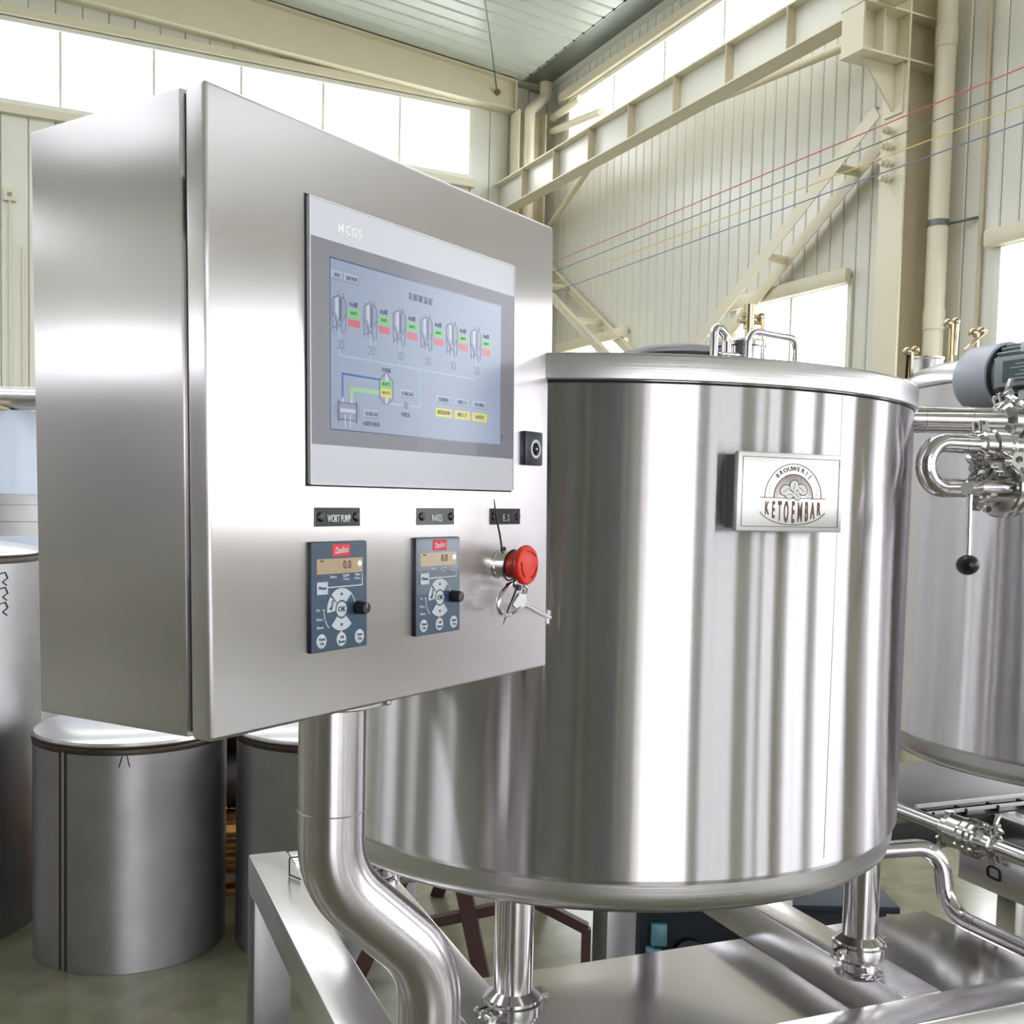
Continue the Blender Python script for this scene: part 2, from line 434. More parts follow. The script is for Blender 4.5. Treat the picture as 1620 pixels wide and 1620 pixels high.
def wall(side, pitch, vis, zbase=0.):
    mp, L, ops = SIDES[side]
    top = (lambda s: zc(s)) if side in ('back', 'front') else (lambda s: 6.60)
    cuts = sorted({-.15, L + .15} | {o[0] for o in ops} | {o[1] for o in ops})
    g = G()
    for s0, s1 in zip(cuts, cuts[1:]):
        for z0, z1 in free(s0, s1, -.1, 7.4 if side in ('back', 'front') else 6.75, ops): mbox(g, mp, s0, s1, -.14, -.018, z0, z1)
    w = struct(g.ob('wall_' + side, 'panelback', None, ROOM, 0))
    edges = []; s = 0.
    oe = sorted({o[0] for o in ops} | {o[1] for o in ops})
    k = 0
    while s < L - .01: edges.append(s); s += pitch
    edges.append(L)
    rest = G(); cache = {}
    for s0, s1 in zip(edges, edges[1:]):
        mid = (s0 + s1) / 2
        for c0, c1 in zip(sorted({s0, s1} | {e for e in oe if s0 + .03 < e < s1 - .03}), sorted({s0, s1} | {e for e in oe if s0 + .03 < e < s1 - .03})[1:]):
            for z0, z1 in free(c0 + .031, c1 - .031, zbase, top((c0 + c1) / 2), ops):
                wd = c1 - c0
                prof = [(.0035, -.018), (.0035, -.002), (.014, .006), (wd - .014, .006), (wd - .0035, -.002), (wd - .0035, -.018)]
                if wd < .03: continue
                inview = vis[0] <= mid <= vis[1]
                if inview:
                    key = (round(wd, 3), round(z1 - z0, 3))
                    if key not in cache:
                        gg = G(); n = len(prof)
                        vs = [mp(p[0], p[1], 0) for p in prof] + [mp(p[0], p[1], z1 - z0) for p in prof]
                        b0 = mp(0, 0, 0); vs = [(v[0] - b0[0], v[1] - b0[1], v[2]) for v in vs]
                        gg.face_list(vs, [list(range(n))[::-1], list(range(n, 2 * n))] + [(i, (i + 1) % n, n + (i + 1) % n, n + i) for i in range(n)])
                        cache[key] = gg.mesh('wall_panel', 'panel', 0)
                    link('wall_panel', cache[key], w, Matrix.Translation(mp(c0, 0, z0)))
                else:
                    n = len(prof)
                    vs = [mp(c0 + p[0], p[1], z0) for p in prof] + [mp(c0 + p[0], p[1], z1) for p in prof]
                    rest.face_list(vs, [list(range(n))[::-1], list(range(n, 2 * n))] + [(i, (i + 1) % n, n + (i + 1) % n, n + i) for i in range(n)])
    if len(rest.bm.verts): rest.ob('wall_panels', 'panel', w, None, 0, kind='stuff')
    return w
wall('right', .15, (0, 7.8)); wall('back', .25, (0, 7.2)); wall('left', .5, (99, 99)); wall('front', .5, (99, 99))
window(SIDES['back'][0], op_back[0], 16)
for i, o in enumerate(op_right):
    window(SIDES['right'][0], o, 2 if i % 3 < 2 else 5, header=(i < 4 and i % 3 < 2))
for i, o in enumerate(op_left): window(SIDES['left'][0], o, 2)
window(SIDES['front'][0], op_front[1], 7); window(SIDES['front'][0], op_front[2], 3)  # low window added unseen to fill bright stripes in the tank's reflection
# the wide doorway behind the camera: a steel frame with both leaves swung out into the yard
g = G(); mp = SIDES['front'][0]
mbox(g, mp, 5.1, 5.2, -.16, .06, 0, 4.5); mbox(g, mp, 9.9, 10.0, -.16, .06, 0, 4.5); mbox(g, mp, 5.2, 9.9, -.16, .06, 4.4, 4.5); mbox(g, mp, 6.95, 7.05, -.16, .06, 0, 4.4); mbox(g, mp, 8.2, 8.26, -.12, .02, 0, 4.4)
d = struct(g.ob('door_1', 'creamdark', None, ROOM, 0))
g = G(); mbox(g, mp, 5.10, 5.18, -2.5, -.2, .03, 4.38); g.ob('door_leaf', 'panel', d, None, 0)
g = G(); mbox(g, mp, 9.92, 10.0, -2.5, -.2, .03, 4.38); g.ob('door_leaf', 'panel', d, None, 0)

# daylight portals (they only steer the sky light through the window bands and the doorway)
def room_portal(name, p, zdir, xdir, w, h):
    z = Vector(zdir); x = Vector(xdir); y = z.cross(x)
    m = Matrix((x, y, z)).transposed().to_4x4(); m.translation = Vector(p)
    portal(name, ROOM @ m, w, h)
room_portal('sky_portal', (8.1, -.15, 5.73), (0, -1, 0), (1, 0, 0), 14.5, .9)
for b0 in BAYS:
    room_portal('sky_portal', (-.15, b0 + 3.0, 2.17), (-1, 0, 0), (0, 1, 0), 4.9, 2.4)
    room_portal('sky_portal', (-.15, b0 + 3.0, 5.72), (-1, 0, 0), (0, 1, 0), 5.2, 1.0)
room_portal('sky_portal', (HALL_A + .15, 6, 3.6), (1, 0, 0), (0, 1, 0), 12, 1.5)
room_portal('sky_portal', (7.55, HALL_B + .15, 2.2), (0, 1, 0), (1, 0, 0), 4.7, 4.4)

room_portal('sky_portal', (2.8, HALL_B + .15, 2.2), (0, 1, 0), (1, 0, 0), 3.0, 2.4)

# roof: slab, then sheet strips that run from the eaves to the ridge
FILL_SKY = [(4.4, 5.6), (8.6, 9.8)]
g = G()
bcut = [-.3] + [v for s in FILL_SKY for v in s] + [HALL_B + .3]
def roof_quad(g, a0, a1, b0, b1, t0, t1):
    z0, z1 = zc(a0), zc(a1)
    g.face_list([(a0, b0, z0 + t0), (a1, b0, z1 + t0), (a1, b1, z1 + t0), (a0, b1, z0 + t0), (a0, b0, z0 + t1), (a1, b0, z1 + t1), (a1, b1, z1 + t1), (a0, b1, z0 + t1)],
                [(3, 2, 1, 0), (4, 5, 6, 7), (0, 1, 5, 4), (1, 2, 6, 5), (2, 3, 7, 6), (3, 0, 4, 7)])
for x0, x1 in ((-.3, RIDGE), (RIDGE, HALL_A + .3)):
    for b0, b1 in zip(bcut[0::2], bcut[1::2]): roof_quad(g, x0, x1, b0, b1, .03, .18)
    for b0, b1 in FILL_SKY:
        for u0, u1 in ((-.3, 1.2), (14.8, 16.3)):
            if x0 - .01 <= u0 and u1 <= x1 + .01: roof_quad(g, u0, u1, b0, b1, .03, .18)
ceil = struct(g.ob('ceiling', 'ceil', None, ROOM, 0))
def roof_strip(g, b0, b1, a0, a1):
    w = b1 - b0
    prof = [(.004, .03), (.004, .012), (.022, .0), (w - .022, .0), (w - .004, .012), (w - .004, .03)]; n = len(prof)
    vs = [(a0, b0 + p[0], zc(a0) + p[1]) for p in prof] + [(a1, b0 + p[0], zc(a1) + p[1]) for p in prof]
    g.face_list(vs, [list(range(n))[::-1], list(range(n, 2 * n))] + [(i, (i + 1) % n, n + (i + 1) % n, n + i) for i in range(n)])
sp = .21; sm = None
for k in range(20):
    if sm is None:
        g = G(); roof_strip(g, 0, sp, .42, RIDGE); sm = g.mesh('roof_sheet', 'ceil', 0)
    link('roof_sheet', sm, ceil, Matrix.Translation((0, .2 + k * sp, 0)))
g = G()
for b0, b1 in zip(bcut[0::2], bcut[1::2]):
    for a0, a1, bs in ((.42, RIDGE, max(b0, .2 + 20 * sp)), (RIDGE, HALL_A - .42, max(b0, 0))):
        b = bs
        while b < min(b1, HALL_B) - .05:
            roof_strip(g, b, min(b + .42, b1, HALL_B), a0, a1); b += .42
for b0, b1 in FILL_SKY: roof_strip(g, b0, b1, .42, 1.2)
g.ob('roof_sheets', 'ceil', ceil, None, 0, kind='stuff')

# two skylight strips added out of view in the roof as overhead fill light
for b0, b1 in FILL_SKY:
    win_no += 1
    g = G()
    for k in range(13):
        a0 = 1.2 + k * 13.6 / 12; g.box(a0 - .02, a0 + .02, b0, b1, zc(a0) + .02, zc(a0) + .07)
    w = struct(g.ob('window_%d' % win_no, 'winframe', None, ROOM, 0))
    for k in range(12):
        a0 = 1.2 + k * 13.6 / 12; a1 = a0 + 13.6 / 12
        if a0 < RIDGE < a1: a1 = RIDGE
        g = G(); roof_quad(g, a0, a1, b0, b1, .075, .08); g.ob('pane', 'glass', w, None, 0)
    for a0, a1 in ((1.2, RIDGE), (RIDGE, 14.8)):
        am = (a0 + a1) / 2; sl = .093 if am < RIDGE else -.093
        v = Vector((1, 0, sl)).normalized(); n = Vector((-sl, 0, 1)).normalized()
        room_portal('sky_portal', (am, (b0 + b1) / 2, zc(am) + .2), n, v, 6.9, b1 - b0)

# ------------------------------------------------------------------ steelwork of the hall (room coordinates)
def ibeam_col(g, a0, a1, b0, b1, z0, z1, t=.015):
    g.box(a0, a0 + t, b0, b1, z0, z1); g.box(a1 - t, a1, b0, b1, z0, z1)
    bm = (b0 + b1) / 2; g.box(a0 + t, a1 - t, bm - .006, bm + .006, z0, z1); return g
def column(name, label, a0, a1, b0, b1, top, stiff=()):
    t = thing(name, label, 'column', ROOM)
    g = G(); g.box(a0, a0 + .016, b0, b1, .02, top); g.ob('flange', 'cream', t, None, 0)
    g = G(); g.box(a1 - .016, a1, b0, b1, .02, top); g.ob('flange', 'cream', t, None, 0)
    bm = (b0 + b1) / 2
    g = G(); g.box(a0 + .016, a1 - .016, bm - .006, bm + .006, .02, top); g.ob('web', 'creamdark', t, None, 0)
    g = G(); g.box(a0 - .03, a1 + .06, b0 - .05, b1 + .05, 0, .02); g.ob('base_plate', 'creamdark', t, None, 0)
    for z in stiff:
        for s0, s1 in ((b0, bm - .006), (bm + .006, b1)):
            g = G(); g.box(a0 + .016, a1 - .016, s0, s1, z - .007, z + .007); g.ob('stiffener', 'cream', t, None, 0)
    t['group'] = 'steel columns of the hall'
    return t
column('steel_column', 'cream steel column in the corner beside the white downpipe', .16, .52, .09, .32, 6.12)
column('steel_column', 'wide cream steel column at right carrying the girder bracket', .02, .39, 6.03, 6.26, 6.46, (4.63, 4.945))
column('steel_column', 'cream steel column on the right wall level with the camera', .02, .39, 12.18, 12.41, 6.46)
column('steel_column', 'cream steel column on the right wall near the doorway', .02, .39, 18.33, 18.56, 6.46)
# bracket on the right column
t = thing('girder_bracket', 'cream welded bracket on the right column under the crane girder', 'bracket', ROOM)
G().box(.392, .80, 6.03, 6.26, 4.938, 4.953).ob('top_flange', 'cream', t, None, 0)
G().box(.392, .80, 6.03, 6.26, 4.62, 4.635).ob('bottom_flange', 'cream', t, None, 0)
G().box(.392, .78, 6.139, 6.151, 4.636, 4.937).ob('web', 'cream', t, None, 0)
G().box(.78, .795, 6.04, 6.25, 4.636, 4.937).ob('end_plate', 'cream', t, None, 0)
for s0, s1 in ((6.04, 6.138), (6.152, 6.25)): G().box(.60, .612, s0, s1, 4.636, 4.937).ob('stiffener', 'cream', t, None, 0)
G().prism([(.392, 4.618), (.70, 4.618), (.392, 4.29)], 6.135, 6.155, 'y').ob('gusset', 'cream', t, None, 0)
G().box(.392, .404, 6.06, 6.23, 4.28, 4.617).ob('back_plate', 'cream', t, None, 0)
# crane girder with stiffeners and rail
GA, GZ0, GZ1 = .605, 4.955, 5.30
t = thing('crane_girder', 'long cream crane girder with web stiffeners along the right wall', 'beam', ROOM)
G().box(GA - .0875, GA + .0875, .03, 23.8, GZ0, GZ0 + .014).ob('bottom_flange', 'cream', t, None, 0)
G().box(GA - .0875, GA + .0875, .03, 23.8, GZ1 - .014, GZ1).ob('top_flange', 'cream', t, None, 0)
G().box(GA - .006, GA + .006, .03, 23.8, GZ0 + .014, GZ1 - .014).ob('web', 'panel', t, None, 0)
for k in range(30):
    b = .77 + .757 * k
    sm = G().box(GA + .007, GA + .084, b, b + .012, GZ0 + .015, GZ1 - .015).ob('stiffener', 'creamdark', t, None, 0)
G().box(GA - .02, GA + .02, .03, 23.8, GZ1, GZ1 + .035, .004).ob('crane_rail', 'rail', t, None, 0)
for k in range(28):
    b = .75 + .82 * k
    G().box(GA + .03, GA + .07, b, b + .05, GZ1, GZ1 + .02, .004).ob('rail_clip', 'rail', t, None, 0)
# rafter of the gable frame
t = thing('gable_rafter', 'deep cream rafter beam under the roof along the window wall', 'beam', ROOM)
def rz(a): return 6.13 + .052 * (a if a <= RIDGE else HALL_A - a)
for x0, x1 in ((.5, RIDGE), (RIDGE, HALL_A - .5)):
    G().prism([(x0, rz(x0)), (x1, rz(x1)), (x1, zc(x1) - .02), (x0, zc(x0) - .02)], .095, .107, 'y').ob('web', 'cream', t, None, 0)
    G().prism([(x0, rz(x0) - .015), (x1, rz(x1) - .015), (x1, rz(x1)), (x0, rz(x0))], .01, .195, 'y').ob('bottom_flange', 'cream', t, None, 0)
    G().prism([(x0, zc(x0) - .02), (x1, zc(x1) - .02), (x1, zc(x1) - .002), (x0, zc(x0) - .002)], .01, .195, 'y').ob('top_flange', 'cream', t, None, 0)
G().box(.49, .505, .03, .19, rz(.5), zc(.5)).ob('end_plate', 'cream', t, None, 0)
# roof tie rod
t = thing('tie_rod', 'thin roof tie rod slanting up from the rafter end', 'rod', ROOM)
G().tube([(.72, .12, 6.33), (2.6, 3.6, 6.62)], .010, 8).ob('rod', 'zinc', t)
G().cyl((.72, .108, 6.33), (.72, .16, 6.33), .03, seg=12).ob('nut', 'rail', t)
# gutter
g = G().box(-.0, .02, .2, 16, 6.5, 6.60); g.box(.0, .44, .2, 16, 6.49, 6.505); g.box(.425, .44, .2, 16, 6.49, 6.52)
tag(g.ob('roof_gutter', 'zinc', None, ROOM, 0), 'dark grey box gutter between ceiling and right wall', 'gutter')
# flashing above the upper right windows, sill rail
g = G().box(.008, .085, .45, 14, 6.215, 6.32, .004)
tag(g.ob('window_hood', 'cream', None, ROOM, 0), 'long cream hood above the high right-wall windows', 'trim')
g = G().box(.95, 15.4, .008, .07, 6.16, 6.25, .004)
tag(g.ob('window_hood', 'cream', None, ROOM, 0), 'cream head rail along the top of the window band, left wall', 'trim')
g = G().box(.95, 15.4, .008, .07, 5.22, 5.31, .004)
tag(g.ob('sill_rail', 'cream', None, ROOM, 0), 'cream sill rail under the window band, left wall', 'trim')
# struts in the corner
g = G().tube([(.09, .34, 6.08), (.09, 1.0, 6.09)], .045, 12)
tag(g.ob('corner_strut', 'cream', None, ROOM), 'upper cream tube strut from the corner to the high windows', 'strut', 'struts in the hall corner')
g = G().tube([(.10, .36, 5.92), (.44, 2.1, 5.55)], .04, 12)
tag(g.ob('corner_strut', 'cream', None, ROOM), 'lower cream tube strut from the corner down to the girder', 'strut', 'struts in the hall corner')
g = G().tube([(.10, .34, 4.82), (.50, 2.0, 5.01)], .035, 12)
tag(g.ob('corner_strut', 'cream', None, ROOM), 'cream knee strut rising from the corner to the girder underside', 'strut', 'struts in the hall corner')
g = G().tube([(.06, 5.95, 5.085), (.50, 3.9, 5.02)], .034, 12)
tag(g.ob('girder_strut', 'cream', None, ROOM), 'cream strut running back from the right bracket to the girder underside', 'strut')
# cross bracing between the columns: pairs of bars with battens
def brace(label, pts_in, pts_out):
    t = thing('cross_brace', label, 'brace', ROOM, 'cross braces on the right wall')
    for (p, q), w in ((pts_in, .055), (pts_out, .055)):
        d = (Vector(q) - Vector(p)); L = d.length; m = Matrix.Translation(p) @ d.to_track_quat('X', 'Z').to_matrix().to_4x4()
        G().box(0, L, -.004, .004, -w, w, mat=m).box(0, L, -w * .9, -.004, w - .01, w, mat=m).ob('bar', 'cream', t, None, 0)
    n = 7
    for i in range(n):
        f = (i + .55) / n
        p = Vector(pts_in[0]).lerp(Vector(pts_in[1]), f); q = Vector(pts_out[0]).lerp(Vector(pts_out[1]), f)
        G().tube([p, q], .035, 8).ob('batten', 'cream', t)
    return t
brace('cream double-bar brace falling left from the right column', ((.12, 5.95, 4.38), (.12, .4, .80)), ((.36, 5.95, 4.38), (.36, .4, .80)))
brace('cream double-bar brace falling right from the hall corner', ((.06, .35, 4.30), (.06, 5.9, .78)), ((.42, .35, 4.30), (.42, 5.9, .78)))
# downpipes
t = thing('downpipe', 'cream plastic downpipe with an offset bend in the hall corner', 'pipe', ROOM, 'cream downpipes')
G().tube(fillet([(.17, .28, 6.49), (.17, .28, 6.33), (.40, .35, 6.10), (.40, .35, 0.)], .08), .062, 20).ob('pipe', 'pvc', t)
G().cyl((.17, .28, 6.36), (.17, .28, 6.49), .072, seg=20).ob('socket', 'pvc', t)
t = thing('downpipe', 'straight cream plastic downpipe beside the right column', 'pipe', ROOM, 'cream downpipes')
G().cyl((.16, 6.37, 0), (.16, 6.37, 6.49), .068, seg=28).ob('pipe', 'pvc', t)
for z in (4.78, 2.86): G().cyl((.16, 6.37, z - .07), (.16, 6.37, z + .07), .074, seg=28).ob('socket', 'pvc', t)
g = G().rev([(.071, -.02), (.075, -.02), (.075, .02), (.071, .02)], (.16, 6.37, 3.52), seg=24, closed=True); g.tube([(.10, 6.42, 3.52), (.0, 6.62, 3.54)], .010, 8); g.ob('strap', 'zinc', t)
g = G().tube([(.03, 6.62, 0), (.03, 6.62, 6.4)], .016, 10)
tag(g.ob('wall_conduit', 'creamdark', None, ROOM), 'thin cream conduit on the wall just right of the downpipe', 'conduit')
t = thing('wall_conduit', 'thin cream conduit with a small box at far left wall', 'conduit', ROOM)
G().tube([(5.92, .03, 0.3), (5.92, .03, 4.38)], .012, 10).ob('pipe', 'cream', t); G().tube([(5.80, .03, 0.3), (5.80, .03, 3.95)], .012, 10).ob('pipe', 'cream', t)
G().box(5.86, 5.98, .008, .05, 4.38, 4.50, .006).ob('junction_box', 'cream', t); G().box(5.90, 5.94, .05, .056, 4.42, 4.46).ob('cover_screw', 'zinc', t)
# crane conductor wires
for (nm, z) in (('red', 4.195), ('green', 4.085), ('yellow', 3.97), ('blue', 3.865)):
    t = thing('conductor_wire', {'red': 'red crane conductor wire, topmost of the four by the right column', 'green': 'green crane conductor wire just under the red one', 'yellow': 'yellow crane conductor wire below the green one', 'blue': 'blue crane conductor wire, lowest of the four'}[nm], 'wire', ROOM, 'crane conductor wires')
    G().tube([(.50, .39, z - .01), (.50, 6.145, z), (.50, 23, z)], .0045, 8).ob('wire', 'wire_' + nm, t)
    G().rev([(0, 0), (.014, 0), (.014, .02), (.026, .03), (.026, .045), (.012, .06), (0, .06)], (.50, .322, z - .01), (0, 1, 0), 16).ob('wire_anchor', 'insul', t)
    for bb in (6.145,):
        g = G().rev([(0, 0), (.016, 0), (.016, .02), (.03, .03), (.03, .045), (.016, .055), (.03, .065), (.03, .08), (.016, .09), (.016, .105), (0, .105)], (.391, bb, z - .02), (1, 0, 0), 16); g.ob('insulator', 'insul', t)
# a leafy bush outside the windows of the right wall
rng = random.Random(3)
def bush(label, c, r, n):
    g = G()
    for i in range(n):
        d = Vector((rng.gauss(0, 1), rng.gauss(0, 1), rng.gauss(0, 1))).normalized() * r * rng.uniform(.5, 1)
        p = Vector(c) + Vector((d.x, d.y, d.z * .9)); q = Matrix.Rotation(rng.uniform(0, 6), 3, 'Z') @ Matrix.Rotation(rng.uniform(0, 3), 3, 'X')
        s = rng.uniform(.06, .13)
        g.face_list([p + q @ Vector(v) * s for v in ((-1, 0, 0), (0, -.5, .1), (1, 0, 0), (0, .5, .1))], [(0, 1, 2, 3)])
    t = thing('bush', label, 'bush', ROOM @ Matrix.Translation((0, 0, 0)))
    g.ob('foliage', 'leaf', t, None, 0, kind='stuff')
    G().tube([(c[0], c[1], -.15), (c[0], c[1] + .1, c[2] * .5), c], [.09, .07, .03], 8).ob('trunk', 'wood', t)
bush('leafy green bush outside the window by the right column', (-6.0, 1.6, 1.5), 1.5, 1500)
# ------------------------------------------------------------------ fittings shared by the pipework
def clamp_ring(c, ax, r, w=.020):
    """two-half clamp ring with hinge lugs and a bolt"""
    c = Vector(c); ax = Vector(ax).normalized()
    g = G(); R = r * 1.52
    g.rev([(r * .99, -w * .32), (R - .004, -w * .5), (R, -w * .38), (R, w * .38), (R - .004, w * .5), (r * .99, w * .32)], c, ax, 32, closed=True)
    return g
def wing_nut(p, d, up, s=1.):
    """bolt pointing along d with a two-winged nut"""
    p = Vector(p); d = Vector(d).normalized(); up = Vector(up); up = (up - d * up.dot(d)).normalized(); w = d.cross(up)
    g = G(); g.cyl(p - d * .03 * s, p + d * .012 * s, .0035 * s, seg=10); g.cyl(p, p + d * .012 * s, .007 * s, seg=14)
    for k in (-1, 1):
        pts = [p + d * .004 * s + up * k * .005 * s, p + d * .012 * s + up * k * .014 * s, p + d * .020 * s + up * k * .021 * s]
        g.tube(pts, [.0045 * s, .006 * s, .0045 * s], 8)
    return g
def lugs(g, c, ax, r, ang, w=.020, s=1.):
    """the ears where the halves meet: hinge on one side, bolt ear on the other"""
    c = Vector(c); ax = Vector(ax).normalized(); u = ax.orthogonal().normalized(); v = ax.cross(u)
    for k in (0, PI):
        d = u * math.cos(ang + k) + v * math.sin(ang + k); t = ax.cross(d)
        m = Matrix((d, t, ax)).transposed().to_4x4(); m.translation = c + d * r * 1.52
        g.box(-.004, .016 * s, -.010 * s, -.003 * s, -w * .45, w * .45, .0015, 1, m); g.box(-.004, .016 * s, .003 * s, .010 * s, -w * .45, w * .45, .0015, 1, m)
        g.cyl(c + d * (r * 1.52 + .011 * s) - t * .013 * s, c + d * (r * 1.52 + .011 * s) + t * .013 * s, .003 * s, seg=8)
    return g
def add_clamp(parent, c, ax, r, ang=0., nut=True, w=.020, sub=None, s=1.):
    g = clamp_ring(c, ax, r, w); lugs(g, c, ax, r, ang, w, s)
    o = g.ob('clamp', 'cast', parent)
    if nut:
        a = Vector(ax).normalized(); u = a.orthogonal().normalized(); v = a.cross(u)
        d = u * math.cos(ang) + v * math.sin(ang); t = a.cross(d)
        wing_nut(Vector(c) + d * (r * 1.52 + .011 * s) + t * .014 * s, t, d, s).ob('wing_nut', 'cast', sub or o)
    return o
def ferrule(g, c, ax, r, w=.006):
    c = Vector(c); ax = Vector(ax).normalized()
    return g.rev([(r * .98, -w * 2.2), (r * 1.4, -w * .5), (r * 1.4, w * .5), (r * .98, w * 2.2)], c, ax, 32, closed=True)

# ------------------------------------------------------------------ brew tank in the middle
TX, TY, TR = .1735, 1.998, .52
def tank_frame(x, y): return Matrix.Translation((x, y, 0)) @ Matrix.Rotation(SKA, 4, 'Z')
TM = tank_frame(TX, TY)
tank = thing('brew_tank', 'large shiny stainless brew tank with a square name plate behind the cabinet', 'tank', TM, 'brew tanks')
G().rev([(0, .96), (TR - .02, .96), (TR, .985), (TR, 1.676), (0, 1.676)], seg=160).ob('shell', 'tank', tank)
G().rev([(0, .931), (.488, .931), (.500, .934), (.509, .941), (.5125, .951), (.5135, .962), (.5135, .989), (.5195, .9915), (.515, .9935), (0, .9935)], seg=160).ob('bottom_ring', 'ring', tank)
G().rev([(.50, 1.6725), (.5245, 1.6725), (.5258, 1.674), (.5258, 1.7035), (.5235, 1.708), (.515, 1.7095), (0, 1.722), (0, 1.69), (.50, 1.69)], seg=160).ob('lid', 'ring', tank)
G().rev([(.5203, .0), (.5209, .0015), (.5203, .003)], (0, 0, 1.6685), seg=160, closed=True).ob('lid_seam', 'gap', tank)
G().tube([(TR * math.cos(t) * 1.0003, TR * math.sin(t) * 1.0003, z) for t, z in ((math.radians(-78), .996), (math.radians(-78), 1.668))], .0004, 6).ob('weld_seam', 'weldlight', tank)
for sx in (-1, 1):
    for sy in (-1, 1):
        x, y = sx * .315, sy * .352
        g = G().cyl((x, y, .778), (x, y, .95), .029, seg=32)
        ferrule(g, (x, y, .784), (0, 0, 1), .029)
        lg = g.ob('leg', 'pipe', tank)
        g = G().cyl((x, y, .7295), (x, y, .764), .029, seg=32); ferrule(g, (x, y, .762), (0, 0, 1), .029); g.rev([(.0285, 0), (.040, 0), (.040, .004), (.031, .008), (.0285, .008)], (x, y, .7295), seg=28, closed=True)
        g.ob('foot', 'pipe', lg)
        add_clamp(lg, (x, y, .773), (0, 0, 1), .029, math.radians(-35 if sx > 0 else 150), sub=lg)
# name plate
PX, PZ, PW2, PH2, PY = -.0055, 1.5265, .0862, .0535, -.551
npl = G().box(PX - PW2, PX + PW2, PY, PY + .010, PZ - PH2, PZ + PH2, .0015).ob('name_plate', 'nameplate', tank)
g = G().box(PX - PW2 + .006, PX + PW2 - .006, PY + .0102, PY + .046, PZ - PH2 + .004, PZ + PH2 - .004); g.ob('plate_back', 'raw', npl)
y0, y1 = PY - .0005, PY + .0002
g = G()
for r_ in ((-.0795, .0795, .0462, .0470), (-.0795, .0795, -.0470, -.0462), (-.0795, -.0787, -.0470, .0470), (.0787, .0795, -.0470, .0470)):
    poly_y(g, rect(PX + r_[0], PX + r_[1], PZ + r_[2], PZ + r_[3]), y0, y1)
g.ob('border_line', 'logo', npl, None, 0)
cx, cz = PX + .0035, PZ - .0075
g = G()
poly_y(g, band(cx, cz, .0459, .0469, 0, 180, 40), y0, y1)
poly_y(g, rect(cx - .054, cx + .054, cz - .0006, cz + .0006), y0, y1)
n = 26; ov = [(cx + .0565 * math.cos(math.radians(200 + 140 * i / n)), cz - .0110 + .0255 * math.sin(math.radians(200 + 140 * i / n)) * 1.0 - .0) for i in range(n + 1)]
stroke(g, ov, .0010, y0, y1)
for k in (-1, 1):
    for i in range(6):
        stroke(g, [(cx + k * .0390 - .0016, cz + .005 + i * .0022), (cx + k * .0390 + .0016, cz + .005 + i * .0022)], .0007, y0, y1)
g.ob('emblem_outline', 'logo', npl, None, 0)
g = G()
for i in range(36):
    a0 = i * 5 + 1.2; rr = .0322
    p = [(cx + .012 * math.cos(math.radians(a0 + .8)), cz + .0015 + .012 * math.sin(math.radians(a0 + .8))), (cx + rr * math.cos(math.radians(a0)), cz + .0008 + rr * math.sin(math.radians(a0))), (cx + rr * math.cos(math.radians(a0 + 2.6)), cz + .0008 + rr * math.sin(math.radians(a0 + 2.6)))]
    poly_y(g, p, y0, y1)
poly_y(g, band(cx, cz, .0314, .0327, 0, 180, 36), y0, y1)
g.ob('emblem_rays', 'logobrown', npl, None, 0)
for i, (sx, sz, rx, rz_, rot) in enumerate(((-.0125, .0105, .0085, .0068, 30), (.0005, .0165, .0078, .0070, 80), (.0125, .0118, .0088, .0066, -35), (-.0065, .0045, .0066, .0060, 0), (.0045, .0040, .0078, .0050, -50))):
    for scale, nm, mt, yo in ((1.10, 'emblem_seed', 'logo', .0001), (.95, 'emblem_seed', 'nut', .0002)):
        pts = []
        for k in range(20):
            t = 2 * PI * k / 20; ex = rx * scale * math.cos(t); ez = rz_ * scale * math.sin(t); rr = math.radians(rot)
            pts.append((cx + sx * 1.1 + ex * math.cos(rr) - ez * math.sin(rr), cz + sz + ex * math.sin(rr) + ez * math.cos(rr)))
        poly_y(G(), pts, y0 - yo, y1).ob(nm, mt, npl, None, 0) if False else poly_y(G(), pts, y0 - yo - i * .00003, y1).ob(nm, mt, npl, None, 0)
    g = G(); rr = math.radians(rot); stroke(g, [(cx + sx - rx * .6 * math.cos(rr), cz + sz - rx * .6 * math.sin(rr)), (cx + sx + .001, cz + sz + .0008), (cx + sx + rx * .6 * math.cos(rr), cz + sz + rx * .6 * math.sin(rr))], .0006, y0 - .0005, y1); g.ob('seed_vein', 'logo', npl, None, 0)
for i, ch in enumerate('BROUWERIJ'):
    a = 132 - i * (132 - 48) / 8; r_ = .0397
    text(npl, ch, cx + r_ * math.cos(math.radians(a)), PY - .0002, cz + r_ * math.sin(math.radians(a)), .0086, 'logo', math.radians(a - 90), bold=.00015)
xs = [-.0425, -.0318, -.0215, -.0108, .0005, .0118, .0228, .0328, .0430]
for i, ch in enumerate('KETOEMBAR'):
    t = abs(i - 4) / 4; h = .0290 - .0115 * t * t
    text(npl, ch, cx + xs[i], PY - .0002, cz - .0062 - h / 2, .0100, 'logobrown', 0, sx=1.12 if ch == 'M' else .95, sy=h / .0072, bold=.00008 if ch == 'M' else .0003)
